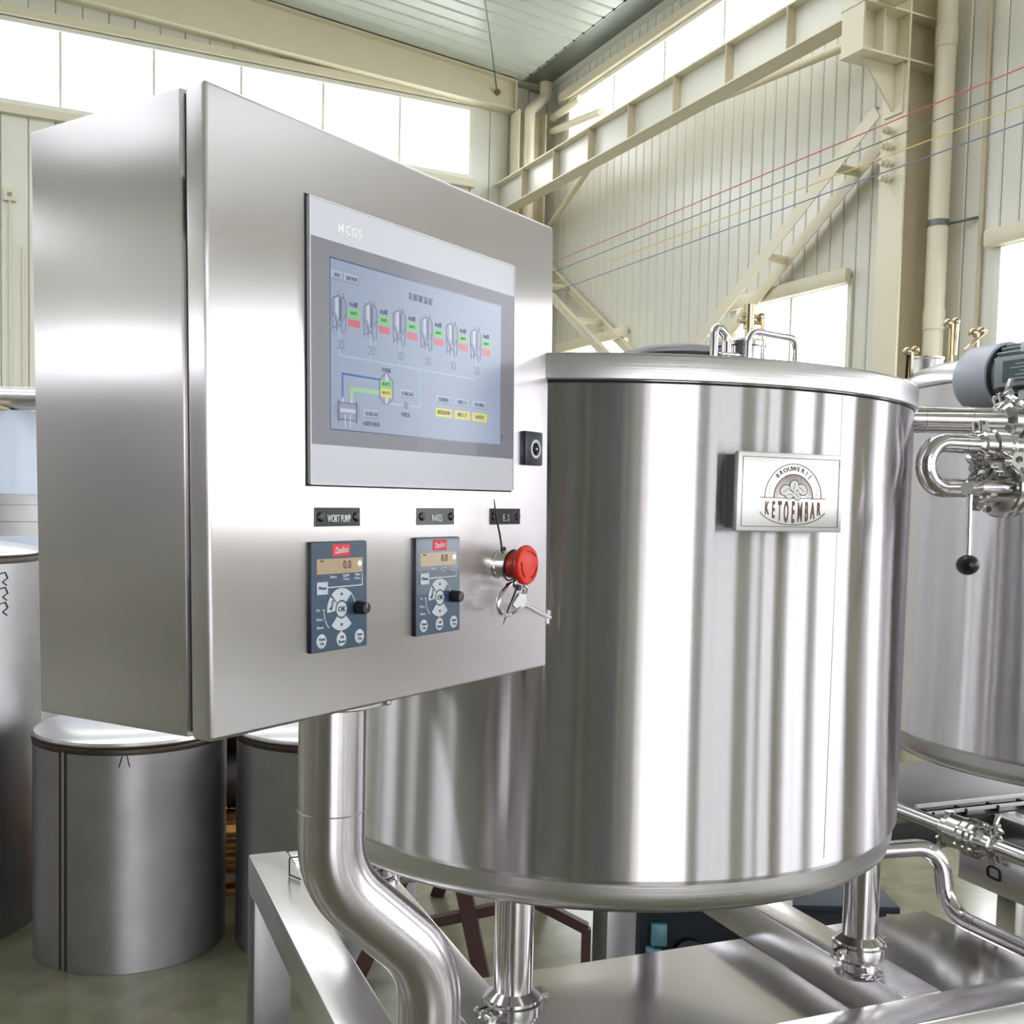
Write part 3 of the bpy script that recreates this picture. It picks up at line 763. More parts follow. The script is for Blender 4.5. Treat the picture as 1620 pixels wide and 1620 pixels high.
# fittings on the lid
def tk(a, b): return (a - .919, b - 1.783)
x, y = tk(.950, 1.60)
G().rev([(0, 1.705), (.088, 1.705), (.088, 1.742), (.104, 1.744), (.107, 1.750), (.100, 1.757), (.06, 1.768), (0, 1.772)], (x, y, 0), seg=48).ob('hatch', 'hallraw', tank)
x, y = tk(.915, 1.44)
g = G().tube(fillet([(x, y, 1.70), (x, y, 1.786), (x + .028, y + .01, 1.770), (x + .030, y + .01, 1.70)], .012), .0068, 12); g.box(x + .012, x + .05, y - .006, y + .006, 1.737, 1.742, .001); g.cyl((x + .03, y + .01, 1.725), (x + .03, y + .01, 1.76), .009, seg=14)
g.ob('hatch_hinge', 'pipe', tank)
x, y = tk(.985, 1.47)
G().rev([(0, 1.70), (.037, 1.70), (.037, 1.755), (.040, 1.757), (.040, 1.763), (.030, 1.768), (0, 1.770)], (x, y, 0), seg=40).ob('filling_neck', 'pipe', tank)
x, y = tk(.970, 1.43); x2, y2 = tk(1.082, 1.46)
G().tube(fillet([(x, y, 1.70), (x, y, 1.777), (x2, y2, 1.777), (x2, y2, 1.70)], .02), .0056, 12).ob('lid_handle', 'pipe', tank)
x, y = tk(1.045, 1.54)
g = G().cyl((x, y, 1.70), (x, y, 1.835), .0065, seg=14); g.cyl((x, y, 1.80), (x, y, 1.84), .0095, seg=14); g.cyl((x - .022, y, 1.812), (x + .024, y, 1.812), .004, seg=10); g.cyl((x - .014, y, 1.822), (x + .02, y, 1.822), .0045, seg=10); g.sphere((x + .022, y, 1.822), .008, 12, 8)
va = g.ob('relief_valve', 'brass', tank)
G().tube([(x + .022, y - .004, 1.82), (x + .024, y - .008, 1.78)], .0035, 8).ob('valve_lever', 'brass', va)

# ------------------------------------------------------------------ skid frame under the tank (skid coordinates)
sk = thing('skid_frame', 'satin stainless skid frame of square beams carrying the brew tank', 'frame', SKID)
def beam(a0, a1, b0, b1, z0=.655, z1=.73, nm='beam'):
    return G().box(a0, a1, b0, b1, z0, z1, .004).ob(nm, 'frame', sk)
beam(.366, .450, 1.327, 2.365)
beam(.550, .630, 1.327, 2.28); beam(1.238, 1.318, 1.327, 2.28)
beam(.366, 1.78, 1.250, 1.3265); beam(.4505, 1.318, 2.2805, 2.36)
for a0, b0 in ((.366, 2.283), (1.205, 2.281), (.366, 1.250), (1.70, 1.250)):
    G().box(a0, a0 + .080, b0, b0 + .079, .0, .6545, .003).ob('leg', 'legshade', sk)
for x0, x1 in ((.6305, 1.2375), (1.3185, 1.6995)):
    G().box(x0, x1, 1.328, 1.772, .650, .656).ob('pan', 'pan', sk)
G().tube(fillet([(.424, 2.20, .7305), (.424, 2.20, .768), (.446, 2.20, .768)], .003), .0016, 8).tube([(.424, 2.20, .7325), (.440, 2.165, .7325)], .0016, 8).ob('wire_hook', 'gap', sk)

# ------------------------------------------------------------------ cabinet post
post = thing('cabinet_post', 'bent satin stainless tube post under the control cabinet', 'post', Matrix.Translation((-.093, 1.358, .73)))
pi = Matrix.Translation((.093, -1.358, -.73))
pts = fillet([(-.212, 1.30, 1.262), (-.212, 1.30, 1.042), (-.093, 1.358, .918), (-.093, 1.358, .742)], .115, 12)
G().tube(pts, .0405, 40).ob('tube', 'pole', post, pi)
G().rev([(0, 1.2565), (.058, 1.2565), (.062, 1.259), (.062, 1.2705), (0, 1.2705)], (-.212, 1.30, 0), seg=48).ob('collar', 'ring', post, pi)
g = G().box(-.158, -.142, 1.292, 1.306, 1.2575, 1.2705, .001); g.cyl((-.150, 1.290, 1.264), (-.150, 1.300, 1.264), .004, seg=6)
g.ob('lock_screw', 'cast', post, pi)
G().box(-.155, -.032, 1.300, 1.416, .7305, .742, .002).ob('base_plate', 'frame', post, pi)
for zz in (1.128,): G().rev([(.0406, -.0008), (.0411, 0), (.0406, .0008)], (-.212, 1.30, zz), seg=40, closed=True).ob('weld_line', 'weldlight', post, pi)

# ------------------------------------------------------------------ control cabinet (cabinet coordinates: x across, y into the depth, z up)
BW, BD, BH = .6102, .2612, .600
cab = thing('control_cabinet', 'brushed stainless control cabinet with touch panel on a bent post', 'cabinet', BOXM)
G().box(.001, BW - .001, .0335, BD, .001, BH - .001, .0025).ob('body', 'box', cab)
G().box(.006, BW - .006, .0275, .0336, .006, BH - .006).ob('gasket', 'rubber', cab, None, 0)
door = G().box(0, BW, 0, .0275, 0, BH, .0045, 3).ob('door', 'box', cab)
g = G()
for z in (.10, .47): g.cyl((.0045, .0290, z), (.0045, .0290, z + .05), .0018, seg=10)
g.ob('hinge', 'gap', cab)
# touch panel
HX = .0075
tp = G().box(.1275, .5042, -.005, .0005, .2405, .5275, .0022, 2).ob('touch_panel', 'hmi', cab)
G().box(.1258, .5058, -.0012, .0008, .2388, .5292, .0005, 1).ob('panel_gasket', 'rubber', tp)
g = G()
for r_ in ((.1275, .1290, .241, .527), (.5027, .5042, .241, .527), (.129, .5027, .5260, .5275), (.129, .5027, .2405, .2420)): poly_y(g, rect(*r_), -.0056, -.0040)
g.ob('panel_rim', 'hmirim', tp, None, 0)
poly_y(G(), rect(.1292, .5025, .2815, .4885), -.00525, -.0045).ob('bezel', 'hmibezel', tp, None, 0)
SX0, SX1, SZ0, SZ1 = .1580, .4718, .2985, .4710
poly_y(G(), rect(SX0 - .0012, SX1 + .0012, SZ0 - .0012, SZ1 + .0016), -.0053, -.0049).ob('screen_edge', 'scr_frame', tp, None, 0)
poly_y(G(), rect(SX0, SX1, SZ0, SZ1), -.0054, -.0049).ob('screen', 's_bg', tp, None, 0)
text(tp, 'MCGS', .1875, -.0053, .5035, .0135, 'hmiletter', 0, spacing=1.1, bold=.0002)
poly_y(G(), rect(.4735, .4780, .3025, .3110), -.0053, -.0049).ob('status_lamp', 'filmclear', tp, None, 0)
L0, L1, L2, L3 = -.0055, -.0056, -.0057, -.0058
def gfx(mat, polys, lay=L0, nm='screen_graphic'):
    g = G()
    for p in polys: poly_y(g, p, lay, lay + .0001)
    return g.ob(nm, mat, tp, None, 0)
def stk(mat, lines, w, lay=L0, nm='screen_line'):
    g = G()
    for l in lines: stroke(g, l, w, lay, lay + .0001)
    return g.ob(nm, mat, tp, None, 0)
dx = .0493; TX0 = .1630 + HX
pl = [[(TX0 + i * dx, .398), (TX0 + i * dx, .3745)] for i in range(6)]
stk('s_cyan', pl + [[(TX0, .3745), (TX0 + 5 * dx, .3745)], [(.299 + HX, .3745), (.299 + HX, .332)], [(.244 + HX, .3315), (.299 + HX, .332)]], .0014)
for i in range(6):
    x = TX0 + i * dx; w = .0108
    body = [(x - w, .4185), (x - w, .4285), (x - w * .78, .4325), (x - w * .35, .4345), (x + w * .35, .4345), (x + w * .78, .4325), (x + w, .4285), (x + w, .4185), (x + .0015, .404), (x - .0015, .404)]
    gfx('s_ttank', [body, rect(x - .0025, x + .0025, .4345, .4385)], L1, 'screen_tank_icon')
    gfx('s_tlight', [[(x - w * .55, .4185), (x - w * .55, .4315), (x - w * .12, .4335), (x - w * .12, .411)]], L2, 'screen_tank_icon')
    gfx('s_tdark', [[(x + w * .02, .408), (x + w * .02, .4335), (x + w * .36, .4325), (x + w * .36, .412)]], L2, 'screen_tank_icon')
    stk('s_tdark', [body + [body[0]], [(x - w, .4185), (x - w * .9, .399)], [(x + w, .4185), (x + w * .9, .399)], [(x - w * .4, .409), (x - w * .35, .399)], [(x - w * .9, .402), (x - w * .3, .402)], [(x + w * .3, .405), (x + w * .55, .397)], [(x + w * .6, .438), (x + w * .6, .4335)]], .0008, L3, 'screen_tank_icon')
    gx = .1770 + HX + i * dx
    gfx('s_green', [rect(gx, gx + .0185, .4162, .4242)], L1); gfx('s_red', [rect(gx, gx + .0185, .4062, .4138)], L1)
    text(tp, '%02d#罐' % (i + 1), gx + .0085, L0, .4290, .0062, 's_ink', 0, sx=.8)
    text(tp, '00.0℃', gx + .0092, L2, .4202, .0048, 's_tdark', 0, sx=.8)
    vx, vz = x + .001, .3855
    stk('s_tdark', [[(vx - .003, vz + .004), (vx + .003, vz + .004), (vx - .003, vz - .004), (vx + .003, vz - .004), (vx - .003, vz + .004)], [(vx + .006, vz + .004), (vx + .006, vz - .004)]], .0006, L1)
text(tp, '发酵罐流程', .300 + HX, L0, .4532, .0088, 's_ink', 0, spacing=1.35, sx=.9)
def btn(x0, x1, z0, z1, s, mat='s_btn', ink='s_ink', sz=.0052):
    x0 += HX; x1 += HX
    gfx(mat, [rect(x0, x1, z0, z1)], L0, 'screen_button')
    if mat == 's_btn':
        gfx('s_hi', [rect(x0, x1, z1 - .0007, z1), rect(x0, x0 + .0007, z0, z1)], L1, 'screen_button'); gfx('s_lo', [rect(x0, x1, z0, z0 + .0007), rect(x1 - .0007, x1, z0, z1)], L1, 'screen_button')
    if s: text(tp, s, (x0 + x1) / 2, L1, (z0 + z1) / 2, sz, ink, 0, sx=.95)
btn(.1508, .1690, .4510, .4595, '返回', sz=.0042); btn(.1705, .1940, .4510, .4595, '温度设置', sz=.0045)
stk('s_blue', [[(.168 + HX, .331), (.168 + HX, .3562), (.2285 + HX, .3560)]], .0022, L1)
stk('s_lgreen', [[(.1822 + HX, .330), (.1822 + HX, .3418), (.2285 + HX, .3418)]], .0048, L1)
hx = .2388 + HX
gfx('s_ttank', [[(hx - .0115, .3368), (hx - .0115, .3562), (hx - .002, .3635), (hx + .002, .3635), (hx + .0115, .3562), (hx + .0115, .3368), (hx + .002, .3300), (hx - .002, .3300)]], L1, 'screen_vessel')
stk('s_tdark', [[(hx - .0115, .3368), (hx - .0115, .3562), (hx - .002, .3635)], [(hx + .002, .3635), (hx + .0115, .3562), (hx + .0115, .3368), (hx + .002, .3300)], [(hx - .0115, .3368), (hx - .002, .33)]], .0010, L2, 'screen_vessel')
gfx('s_tlight', [[(hx - .002, .3562), (hx + .004, .3562), (hx + .001, .363), (hx - .001, .363)], [(hx - .002, .3375), (hx + .004, .3375), (hx + .001, .3305), (hx - .001, .3305)]], L2, 'screen_vessel')
gfx('s_green', [rect(hx - .0095, hx + .0088, .3478, .3560)], L2); gfx('s_yellow', [rect(hx - .0095, hx + .0088, .3378, .3472)], L2)
text(tp, '00.0℃', hx, L3, .3518, .005, 's_tdark', 0); text(tp, '00.0℃', hx, L3, .3425, .005, 's_tdark', 0)
text(tp, '冷媒罐', hx, L0, .3668, .0054, 's_ink', 0)
# chiller picture
c0 = .156 + HX
gfx('s_ttank', [rect(c0 + .005, c0 + .034, .3085, .3265), [(c0, .312), (c0 + .005, .3085), (c0 + .005, .3265), (c0, .3235)], [(c0 + .034, .3085), (c0 + .039, .312), (c0 + .039, .3235), (c0 + .034, .3265)]], L1, 'screen_chiller')
gfx('s_tdark', [rect(c0 + .0045, c0 + .0068, .3065, .3285), rect(c0 + .0325, c0 + .0348, .3065, .3285), rect(c0 + .006, c0 + .033, .3258, .3268), rect(c0 + .006, c0 + .033, .3082, .3095), rect(c0 + .0145, c0 + .017, .3155, .3175), rect(c0 + .0225, c0 + .025, .3155, .3175)], L2, 'screen_chiller')
gfx('s_tlight', [rect(c0 + .008, c0 + .032, .3165, .3205), rect(c0 + .011, c0 + .0135, .3268, .3315), rect(c0 + .0245, c0 + .027, .3268, .3315), rect(c0 + .0148, c0 + .0163, .301, .3155), rect(c0 + .0228, c0 + .0243, .301, .3155)], L3, 'screen_chiller')
btn(.2020, .2250, .3135, .3220, '自动启动'); text(tp, '1#制冷机组', .2135 + HX, L0, .3070, .0056, 's_ink', 0)
btn(.2630, .2865, .3405, .3490, '自动启动'); gfx('s_pump', [arc(.2735 + HX, .3318, .0042, 0, 342, 19)], L2, 'screen_pump'); text(tp, '冷媒泵', .2725 + HX, L0, .3212, .0056, 's_ink', 0)
for i, (s1, s2) in enumerate((('发酵阶段', '糖化温控图'), ('发酵工艺', '糖化工艺'), ('历史曲线', '系统设置'))):
    x0 = (.3285, .3660, .4025)[i]
    btn(x0, x0 + .031, .3397, .3482, s1); btn(x0, x0 + .0315, .3240, .3342, s2, 's_yellow', 's_tdark')
# label plates
def label(x0, x1, z0, z1, s, sz, **kw):
    lp = G().box(x0, x1, -.0015, .0003, z0, z1, .0004, 1).ob('label_plate', 'label', cab)
    for x in (x0 + .0082, x1 - .0062):
        G().rev([(0, -.0004), (.0050, -.0004), (.0050, .0008), (.0036, .0022), (0, .0028)], (x, -.0014, (z0 + z1) / 2), (0, -1, 0), 20).ob('screw', 'black', lp)
    text(lp, s, (x0 + x1) / 2 + .001, -.0018, (z0 + z1) / 2 - .002, sz, 'white', 0, **kw)
label(.138, .2075, .198, .2175, 'WORT PUMP', .0092, sx=.66, sy=1.2, bold=.0001)
label(.307, .3785, .198, .2175, 'RAKES', .0090, sx=.78, sy=1.2, bold=.0001)
label(.4565, .5265, .197, .2175, 'E.S', .0108, sx=.7, sy=1.15, spacing=1.7)
# inverter keypads
def keypad(ox, oz):
    kp = G().box(.1262 + ox, .2135 + ox, -.0055, .0006, .0690 + oz, .1825 + oz, .0018, 2).ob('keypad', 'navydark', cab)
    poly_y(G(), rect(.1275 + ox, .2128 + ox, .0700 + oz, .1815 + oz), -.0058, -.0050).ob('faceplate', 'navy', kp, None, 0)
    poly_y(G(), rect(.1275 + ox, .2128 + ox, .1445 + oz, .1790 + oz), -.00585, -.0055).ob('clear_film', 'filmclear', kp, None, 0)
    F = -.0060
    poly_y(G(), rect(.1590 + ox, .1860 + ox, .1672 + oz, .1795 + oz), F, -.0055).ob('badge', 'redlogo', kp, None, 0)
    text(kp, 'Danfoss', .1725 + ox, F - .0001, .1732 + oz, .0086, 'white', math.radians(4), sx=.74, sy=1.1, shear=.35, bold=.0001)
    poly_y(G(), rect(.1355 + ox, .2060 + ox, .1492 + oz, .1648 + oz), F, -.0055).ob('display', 'lcd', kp, None, 0)
    text(kp, '0.0', .1815 + ox, F - .0001, .1575 + oz, .0125, 'lcddig', 0, sx=.85); text(kp, 'Status', .1430 + ox, F - .0001, .1628 + oz, .0026, 'lcddig', 0)
    G().rev([(0, 0), (.0026, 0), (.0022, .0006), (0, .0008)], (.2015 + ox, F, .1585 + oz), (0, -1, 0), 16).ob('display_lamp', 'led', kp)
    for s, x, z in (('Status', .1600, .1460), ('Quick', .1795, .1468), ('Menu', .1795, .1428), ('Main', .1975, .1468), ('Menu', .1975, .1428), ('On', .1370, .1125), ('Warn.', .1392, .1030), ('Alarm', .1400, .0945)):
        text(kp, s, x + ox, F, z + oz, .0042, 'white', 0)
    mb = poly_y(G(), rect(.1350 + ox, .1510 + ox, .1285 + oz, .1412 + oz), -.0066, -.0055).ob('menu_button', 'btn', kp, None, 0)
    text(kp, 'Menu', .1430 + ox, -.0068, .1350 + oz, .0050, 'dark', 0)
    g = G(); stroke(g, [(.151 + ox, .1352 + oz), (.2055 + ox, .1352 + oz), (.2055 + ox, .1475 + oz)], .0010, F, -.0055)
    cx, cz = .1720 + ox, .1115 + oz
    stroke(g, arc(cx, cz, .0222, 48, 2, 10), .0012, F, -.0055)
    for a0, a1 in ((180, 198), (203, 222)): stroke(g, arc(cx, cz, .0262, a0, a1, 6), .0012, F, -.0055)
    g.ob('keypad_line', 'white', kp, None, 0)
    for nm, p in (('up_button', band(cx, cz, .0098, .0222, 46, 134, 14)), ('back_button', band(cx, cz, .0098, .0222, 140, 186, 8)), ('down_button', band(cx, cz, .0098, .0222, 226, 314, 14)), ('ok_button', arc(cx, cz, .0080, 0, 345, 23))):
        poly_y(G(), p, -.0066, -.0055).ob(nm, 'btn', kp, None, 0)
    text(kp, 'OK', cx, -.0068, cz, .0078, 'dark', 0, bold=.0001); text(kp, 'Back', cx - .0152, -.0068, cz + .0052, .0058, 'dark', math.radians(72))
    g = G(); poly_y(g, [(cx - .0024, cz + .0148), (cx + .0024, cz + .0148), (cx, cz + .0182)], -.0068, -.0060); poly_y(g, [(cx - .0024, cz - .0148), (cx, cz - .0182), (cx + .0024, cz - .0148)], -.0068, -.0060)
    g.ob('arrow_mark', 'dark', kp, None, 0)
    for (x, z, a, b2) in ((.1418, .0805, 'Hand', 'On'), (.1720, .0800, 'Off', 'Reset'), (.2005, .0805, 'Auto', 'On')):
        G().rev([(0, 0), (.0074, 0), (.0074, .0005), (.0066, .0009), (0, .0009)], (x + ox, -.0056, z + oz), (0, -1, 0), 24).ob('mode_button', 'btn', kp)
        text(kp, a, x + ox, -.0067, z + oz + .0021, .0043, 'dark', 0); text(kp, b2, x + ox, -.0067, z + oz - .0025, .0043, 'dark', 0)
    poly_y(G(), rect(cx - .0018, cx + .0018, .0875 + oz, .0887 + oz), F, -.0055).ob('red_lamp', 'ledred', kp, None, 0)
    poly_y(G(), rect(.1438 + ox, .1465 + ox, .1120 + oz, .1133 + oz), F, -.0055).ob('green_lamp', 'ledgreen', kp, None, 0)
    kn = G().rev([(0, 0), (.0072, 0), (.0066, .0125), (.0058, .0138), (0, .0138)], (.1975 + ox, -.0056, .1115 + oz), (0, -1, 0), 28).ob('knob', 'black', kp)
    poly_y(G(), rect(.1972 + ox, .1978 + ox, .1115 + oz, .1165 + oz), -.0196, -.0190).ob('knob_mark', 'white', kp, None, 0)
    poly_y(G(), [(.1955 + ox, .1205 + oz), (.1963 + ox, .1205 + oz), (.1959 + ox, .1215 + oz)], F, -.0055).ob('knob_dot', 'white', kp, None, 0)
keypad(0, 0); keypad(.1715, .001)
# cam lock
lk = G().box(.5275, .5715, -.0085, .0006, .2750, .3195, .0020, 2).ob('door_lock', 'lockblue', cab)
G().rev([(.0088, 0), (.0125, 0), (.0125, .0008), (.0088, .0008)], (.5525, -.0085, .2965), (0, -1, 0), 32, closed=True).ob('lock_ring', 'white', lk)
g = G()
for k in range(4): g.rev([(0, 0), (.0036, 0), (.0036, .001), (0, .001)], (.5525 + .0042 * math.cos(k * PI / 2 + PI / 4 * 0), -.0085, .2965 + .0042 * math.sin(k * PI / 2)), (0, -1, 0), 14)
g.ob('key_slot', 'gap', lk); G().sphere((.5525, -.0095, .2965), .0022, 10, 6).ob('key_pin', 'chrome', lk)
# emergency stop
EX, EZ = .4785, .1465
es = G().rev([(0, 0), (.0185, 0), (.0185, .004), (.0172, .005), (.0172, .022), (0, .022)], (EX, .0006, EZ), (0, -1, 0), 40).ob('emergency_stop', 'chrome', cab)
G().rev([(0, .0215), (.0172, .0215), (.0180, .030), (.0200, .0345), (.0240, .0370), (.0252, .0400), (.0252, .0425), (.0235, .0450), (.0150, .0462), (0, .0466)], (EX, 0, EZ), (0, -1, 0), 48).ob('mushroom_cap', 'red', es)
g = G()
for a0 in (100, 235, 350):
    p = arc(EX, EZ, .0175, a0, a0 - 62, 10); stroke(g, p, .0008, -.0470, -.0448)
    x, z = p[-1]; stroke(g, [(x - .002, z + .002), (x, z)], .0008, -.0470, -.0448)
g.ob('arrow_engraving', 'reddark', es, None, 0)

def ek(X, Y, y=-.020): return (.4747 + (X - 1130) * .000228, y, .149 - (Y - 640) * .000122 - (X - 1130) * .000012)
ct = thing('cable_tie', 'black cable tie round the emergency stop with its tail sticking up', 'cable tie', BOXM)
lp = [(EX + .0186 * math.cos(2 * PI * i / 24), -.0195 - .003 * math.sin(2 * PI * i / 24), EZ + .0195 * math.sin(2 * PI * i / 24) - .001) for i in range(24)]
G().tube(lp, .0011, 8, closed=True).ob('loop', 'black', ct)
hp = ek(1045, 500)
G().tube([(hp[0], hp[1] - .001, hp[2] - .006), hp, ek(1020, 340), ek(990, 200), ek(974, 90), ek(965, 0)], [.0013, .0013, .0013, .0012, .0010, .0005], 8).ob('tail', 'black', ct)
G().box(hp[0] - .0030, hp[0] + .0034, -.0240, -.0190, hp[2] - .0028, hp[2] + .0024, .0006, 1).ob('head', 'black', ct)
ct2 = thing('cable_tie', 'small black cable tie holding the key to the emergency stop', 'cable tie', BOXM)
q0 = ek(1150, 840); q1 = ek(1195, 905)
lp = [(q0[0] + .002 + .0052 * math.cos(2 * PI * i / 16), -.0225 + .002 * math.cos(2 * PI * i / 16), q0[2] - .0015 + .0060 * math.sin(2 * PI * i / 16)) for i in range(16)]
G().tube(lp, .0010, 6, closed=True).ob('loop', 'black', ct2)
G().box(q1[0] - .0034, q1[0] + .0030, -.0255, -.0210, q1[2] - .003, q1[2] + .0042, .0006, 1).ob('head', 'black', ct2)
G().tube([q1, ek(1190, 980, -.017), ek(1165, 1130, -.012), ek(1150, 1220, -.010), ek(1138, 1300, -.008)], [.0013, .0012, .0011, .0009, .0004], 8).ob('tail', 'black', ct2)
ky = thing('cabinet_key', 'silver cabinet key hanging below the red emergency stop', 'key', BOXM)
KY = -.0215
bow = [ek(*p, KY) for p in ((1205, 868), (1150, 850), (1085, 880), (1035, 950), (1002, 1030), (998, 1100), (1022, 1158), (1070, 1186), (1125, 1180), (1175, 1150), (1215, 1100))]
G().tube(fillet(bow, .012, 3), .0029, 10).ob('bow', 'chrome', ky)
G().tube([ek(*p, KY) for p in ((1215, 885), (1250, 905), (1262, 945), (1240, 985))], .0019, 10).tube([ek(*p, KY) for p in ((1262, 890), (1290, 905), (1290, 950), (1270, 985))], .0019, 10).ob('loop', 'chrome', ky)
P = [ek(*p)[0::2] for p in ((1205, 965), (1275, 970), (1278, 1050), (1262, 1105), (1215, 1112), (1165, 1110), (1135, 1078))]
poly_y(G(), P, KY - .0022, KY + .0022).ob('key_plate', 'nameplate', ky, None, 0)
a_, b_ = Vector(ek(1255, 1085, KY)), Vector(ek(1525, 1235, KY - .004))
G().cyl(a_, b_, .0034, seg=16, bev=.0006).ob('shaft', 'chrome', ky)
d_ = (b_ - a_).normalized(); n_ = Vector((-d_.z, 0, d_.x)).normalized(); e_ = b_ - d_ * .0052
g = G()
for k in (1, -1):
    m_ = Matrix((d_, Vector((0, 1, 0)), n_)).transposed().to_4x4(); m_.translation = e_ + n_ * k * .0062
    g.box(-.003, .003, -.0018, .0018, -.0032, .0032, .0004, 1, m_)
g.ob('key_bit', 'chrome', ky)
# ------------------------------------------------------------------ pipework on the right (skid coordinates)
A = Vector((1, 0, 0)); Bv = Vector((0, 1, 0)); Z = Vector((0, 0, 1))
t = thing('outlet_pipe', 'polished pipe leaving the brew tank at the top right', 'pipe', SKID)
g = G().tube([(1.30, 1.50, 1.664), (1.558, 1.50, 1.673)], .0235, 32); ferrule(g, (1.568, 1.50, 1.673), A, .0235); g.ob('pipe', 'pipe', t)
for a in (1.372, 1.478): G().rev([(.0236, -.0007), (.0242, 0), (.0236, .0007)], (a, 1.50, 1.664 + (a - 1.3) * .035), A, seg=32, closed=True).ob('weld_ring', 'weldlight', t)
add_clamp(t, (1.575, 1.50, 1.673), A, .0235, math.radians(25), w=.024)
t = thing('butterfly_valve', 'dark polished valve clamped on the upper outlet pipe at the right edge', 'valve', SKID)
g = G(); ferrule(g, (1.582, 1.50, 1.673), A, .0235); g.cyl((1.59, 1.50, 1.673), (1.632, 1.50, 1.673), .041, seg=36, bev=.004); ferrule(g, (1.642, 1.50, 1.673), A, .0235); g.cyl((1.642, 1.5, 1.673), (1.76, 1.5, 1.673), .0235, seg=28)
g.ob('body', 'cast', t)
for ang in (40, 160, 280):
    y, z = math.cos(math.radians(ang)) * .032, math.sin(math.radians(ang)) * .032
    G().cyl((1.586, 1.5 + y, 1.673 + z), (1.638, 1.5 + y, 1.673 + z), .005, seg=8).ob('bolt', 'cast', t)
g = G().cyl((1.611, 1.47, 1.705), (1.611, 1.44, 1.725), .007, seg=12); g.box(1.58, 1.64, 1.432, 1.442, 1.708, 1.728, .003)
g.ob('handle', 'cast', t)

t = thing('return_bend', 'polished U-shaped return bend beside the tank under the outlet pipe', 'pipe', SKID)
UB = 1.375
pts = fillet([(1.385, UB, 1.6175), (1.278, UB, 1.6175), (1.278, UB, 1.5445), (1.395, UB, 1.547)], .036, 10)
g = G().tube(pts, .0158, 28); ferrule(g, (1.39, UB, 1.6175), A, .0158); ferrule(g, (1.40, UB, 1.547), A, .0158); g.ob('bend', 'pipe', t)
for p, ax in (((1.352, UB, 1.6175), A), ((1.278, UB, 1.581), Z), ((1.315, UB, 1.5453), A)): G().rev([(.0159, -.0006), (.0164, 0), (.0159, .0006)], p, ax, seg=28, closed=True).ob('weld_ring', 'weldlight', t)
add_clamp(t, (1.394, UB, 1.6175), A, .0158, math.radians(215))
add_clamp(t, (1.404, UB, 1.547), A, .0158, math.radians(80), nut=False)

t = thing('needle_valve', 'small polished valve with a ring handle behind the return bend', 'valve', SKID)
g = G(); ferrule(g, (1.400, UB, 1.6175), A, .0158); g.cyl((1.406, UB, 1.6175), (1.436, UB, 1.6175), .027, seg=30, bev=.003); ferrule(g, (1.446, UB, 1.6175), A, .0158); g.cyl((1.446, UB, 1.6175), (1.56, UB + .01, 1.62), .0158, seg=24)
g.ob('body', 'cast', t)
g = G().cyl((1.421, UB - .02, 1.603), (1.412, UB - .055, 1.594), .006, seg=12); g.rev([(.006, -.004), (.0125, -.004), (.0125, .004), (.006, .004)], (1.408, UB - .062, 1.592), (.35, 1, .1), 22, closed=True); g.tube([(1.417, UB - .062, 1.60), (1.447, UB - .062, 1.615)], .0045, 10)
g.ob('handle', 'cast', t)
t = thing('ball_valve', 'polished valve with a hanging lever and black ball knob', 'valve', SKID)
g = G(); ferrule(g, (1.410, UB, 1.547), A, .0158); g.cyl((1.415, UB, 1.547), (1.432, UB, 1.547), .022, seg=30); g.cyl((1.432, UB, 1.547), (1.446, UB, 1.547), .048, seg=40, bev=.003); g.cyl((1.448, UB, 1.547), (1.462, UB, 1.547), .048, seg=40, bev=.003); g.cyl((1.462, UB, 1.547), (1.476, UB, 1.547), .022, seg=30)
g.ob('body', 'cast', t)
for ang in (30, 115, 205, 300):
    y, z = math.cos(math.radians(ang)) * .040, math.sin(math.radians(ang)) * .040
    G().cyl((1.426, UB + y, 1.547 + z), (1.468, UB + y, 1.547 + z), .0055, seg=8, bev=.001).ob('bolt', 'cast', t)
G().box(1.440, 1.454, UB - .006, UB + .006, 1.590, 1.606, .002).ob('position_marker', 'cast', t)
g = G().cyl((1.425, UB - .030, 1.548), (1.300, 1.288, 1.545), .0085, seg=18); g.cyl((1.296, 1.285, 1.545), (1.245, 1.252, 1.542), .0108, seg=24, bev=.0015)
st = g.ob('lever_hub', 'pipe', t)
G().tube([(1.254, 1.256, 1.538), (1.2545, 1.254, 1.44)], .0040, 12).ob('lever_rod', 'pipe', t)
G().sphere((1.2545, 1.254, 1.4270), .0168, 32, 20, .92).rev([(.0168, -.0015), (.0172, 0), (.0168, .0015)], (1.2545, 1.254, 1.4270), seg=32, closed=True).ob('ball_knob', 'black', t)
g = G(); ferrule(g, (1.482, UB, 1.547), A, .022); g.cyl((1.484, UB, 1.547), (1.62, UB, 1.55), .0185, seg=28)
t2 = thing('valve_pipe', 'short polished pipe clamped to the lever valve at the right edge', 'pipe', SKID); g.ob('pipe', 'pipe', t2)
add_clamp(t2, (1.478, UB, 1.547), A, .022, math.radians(120))

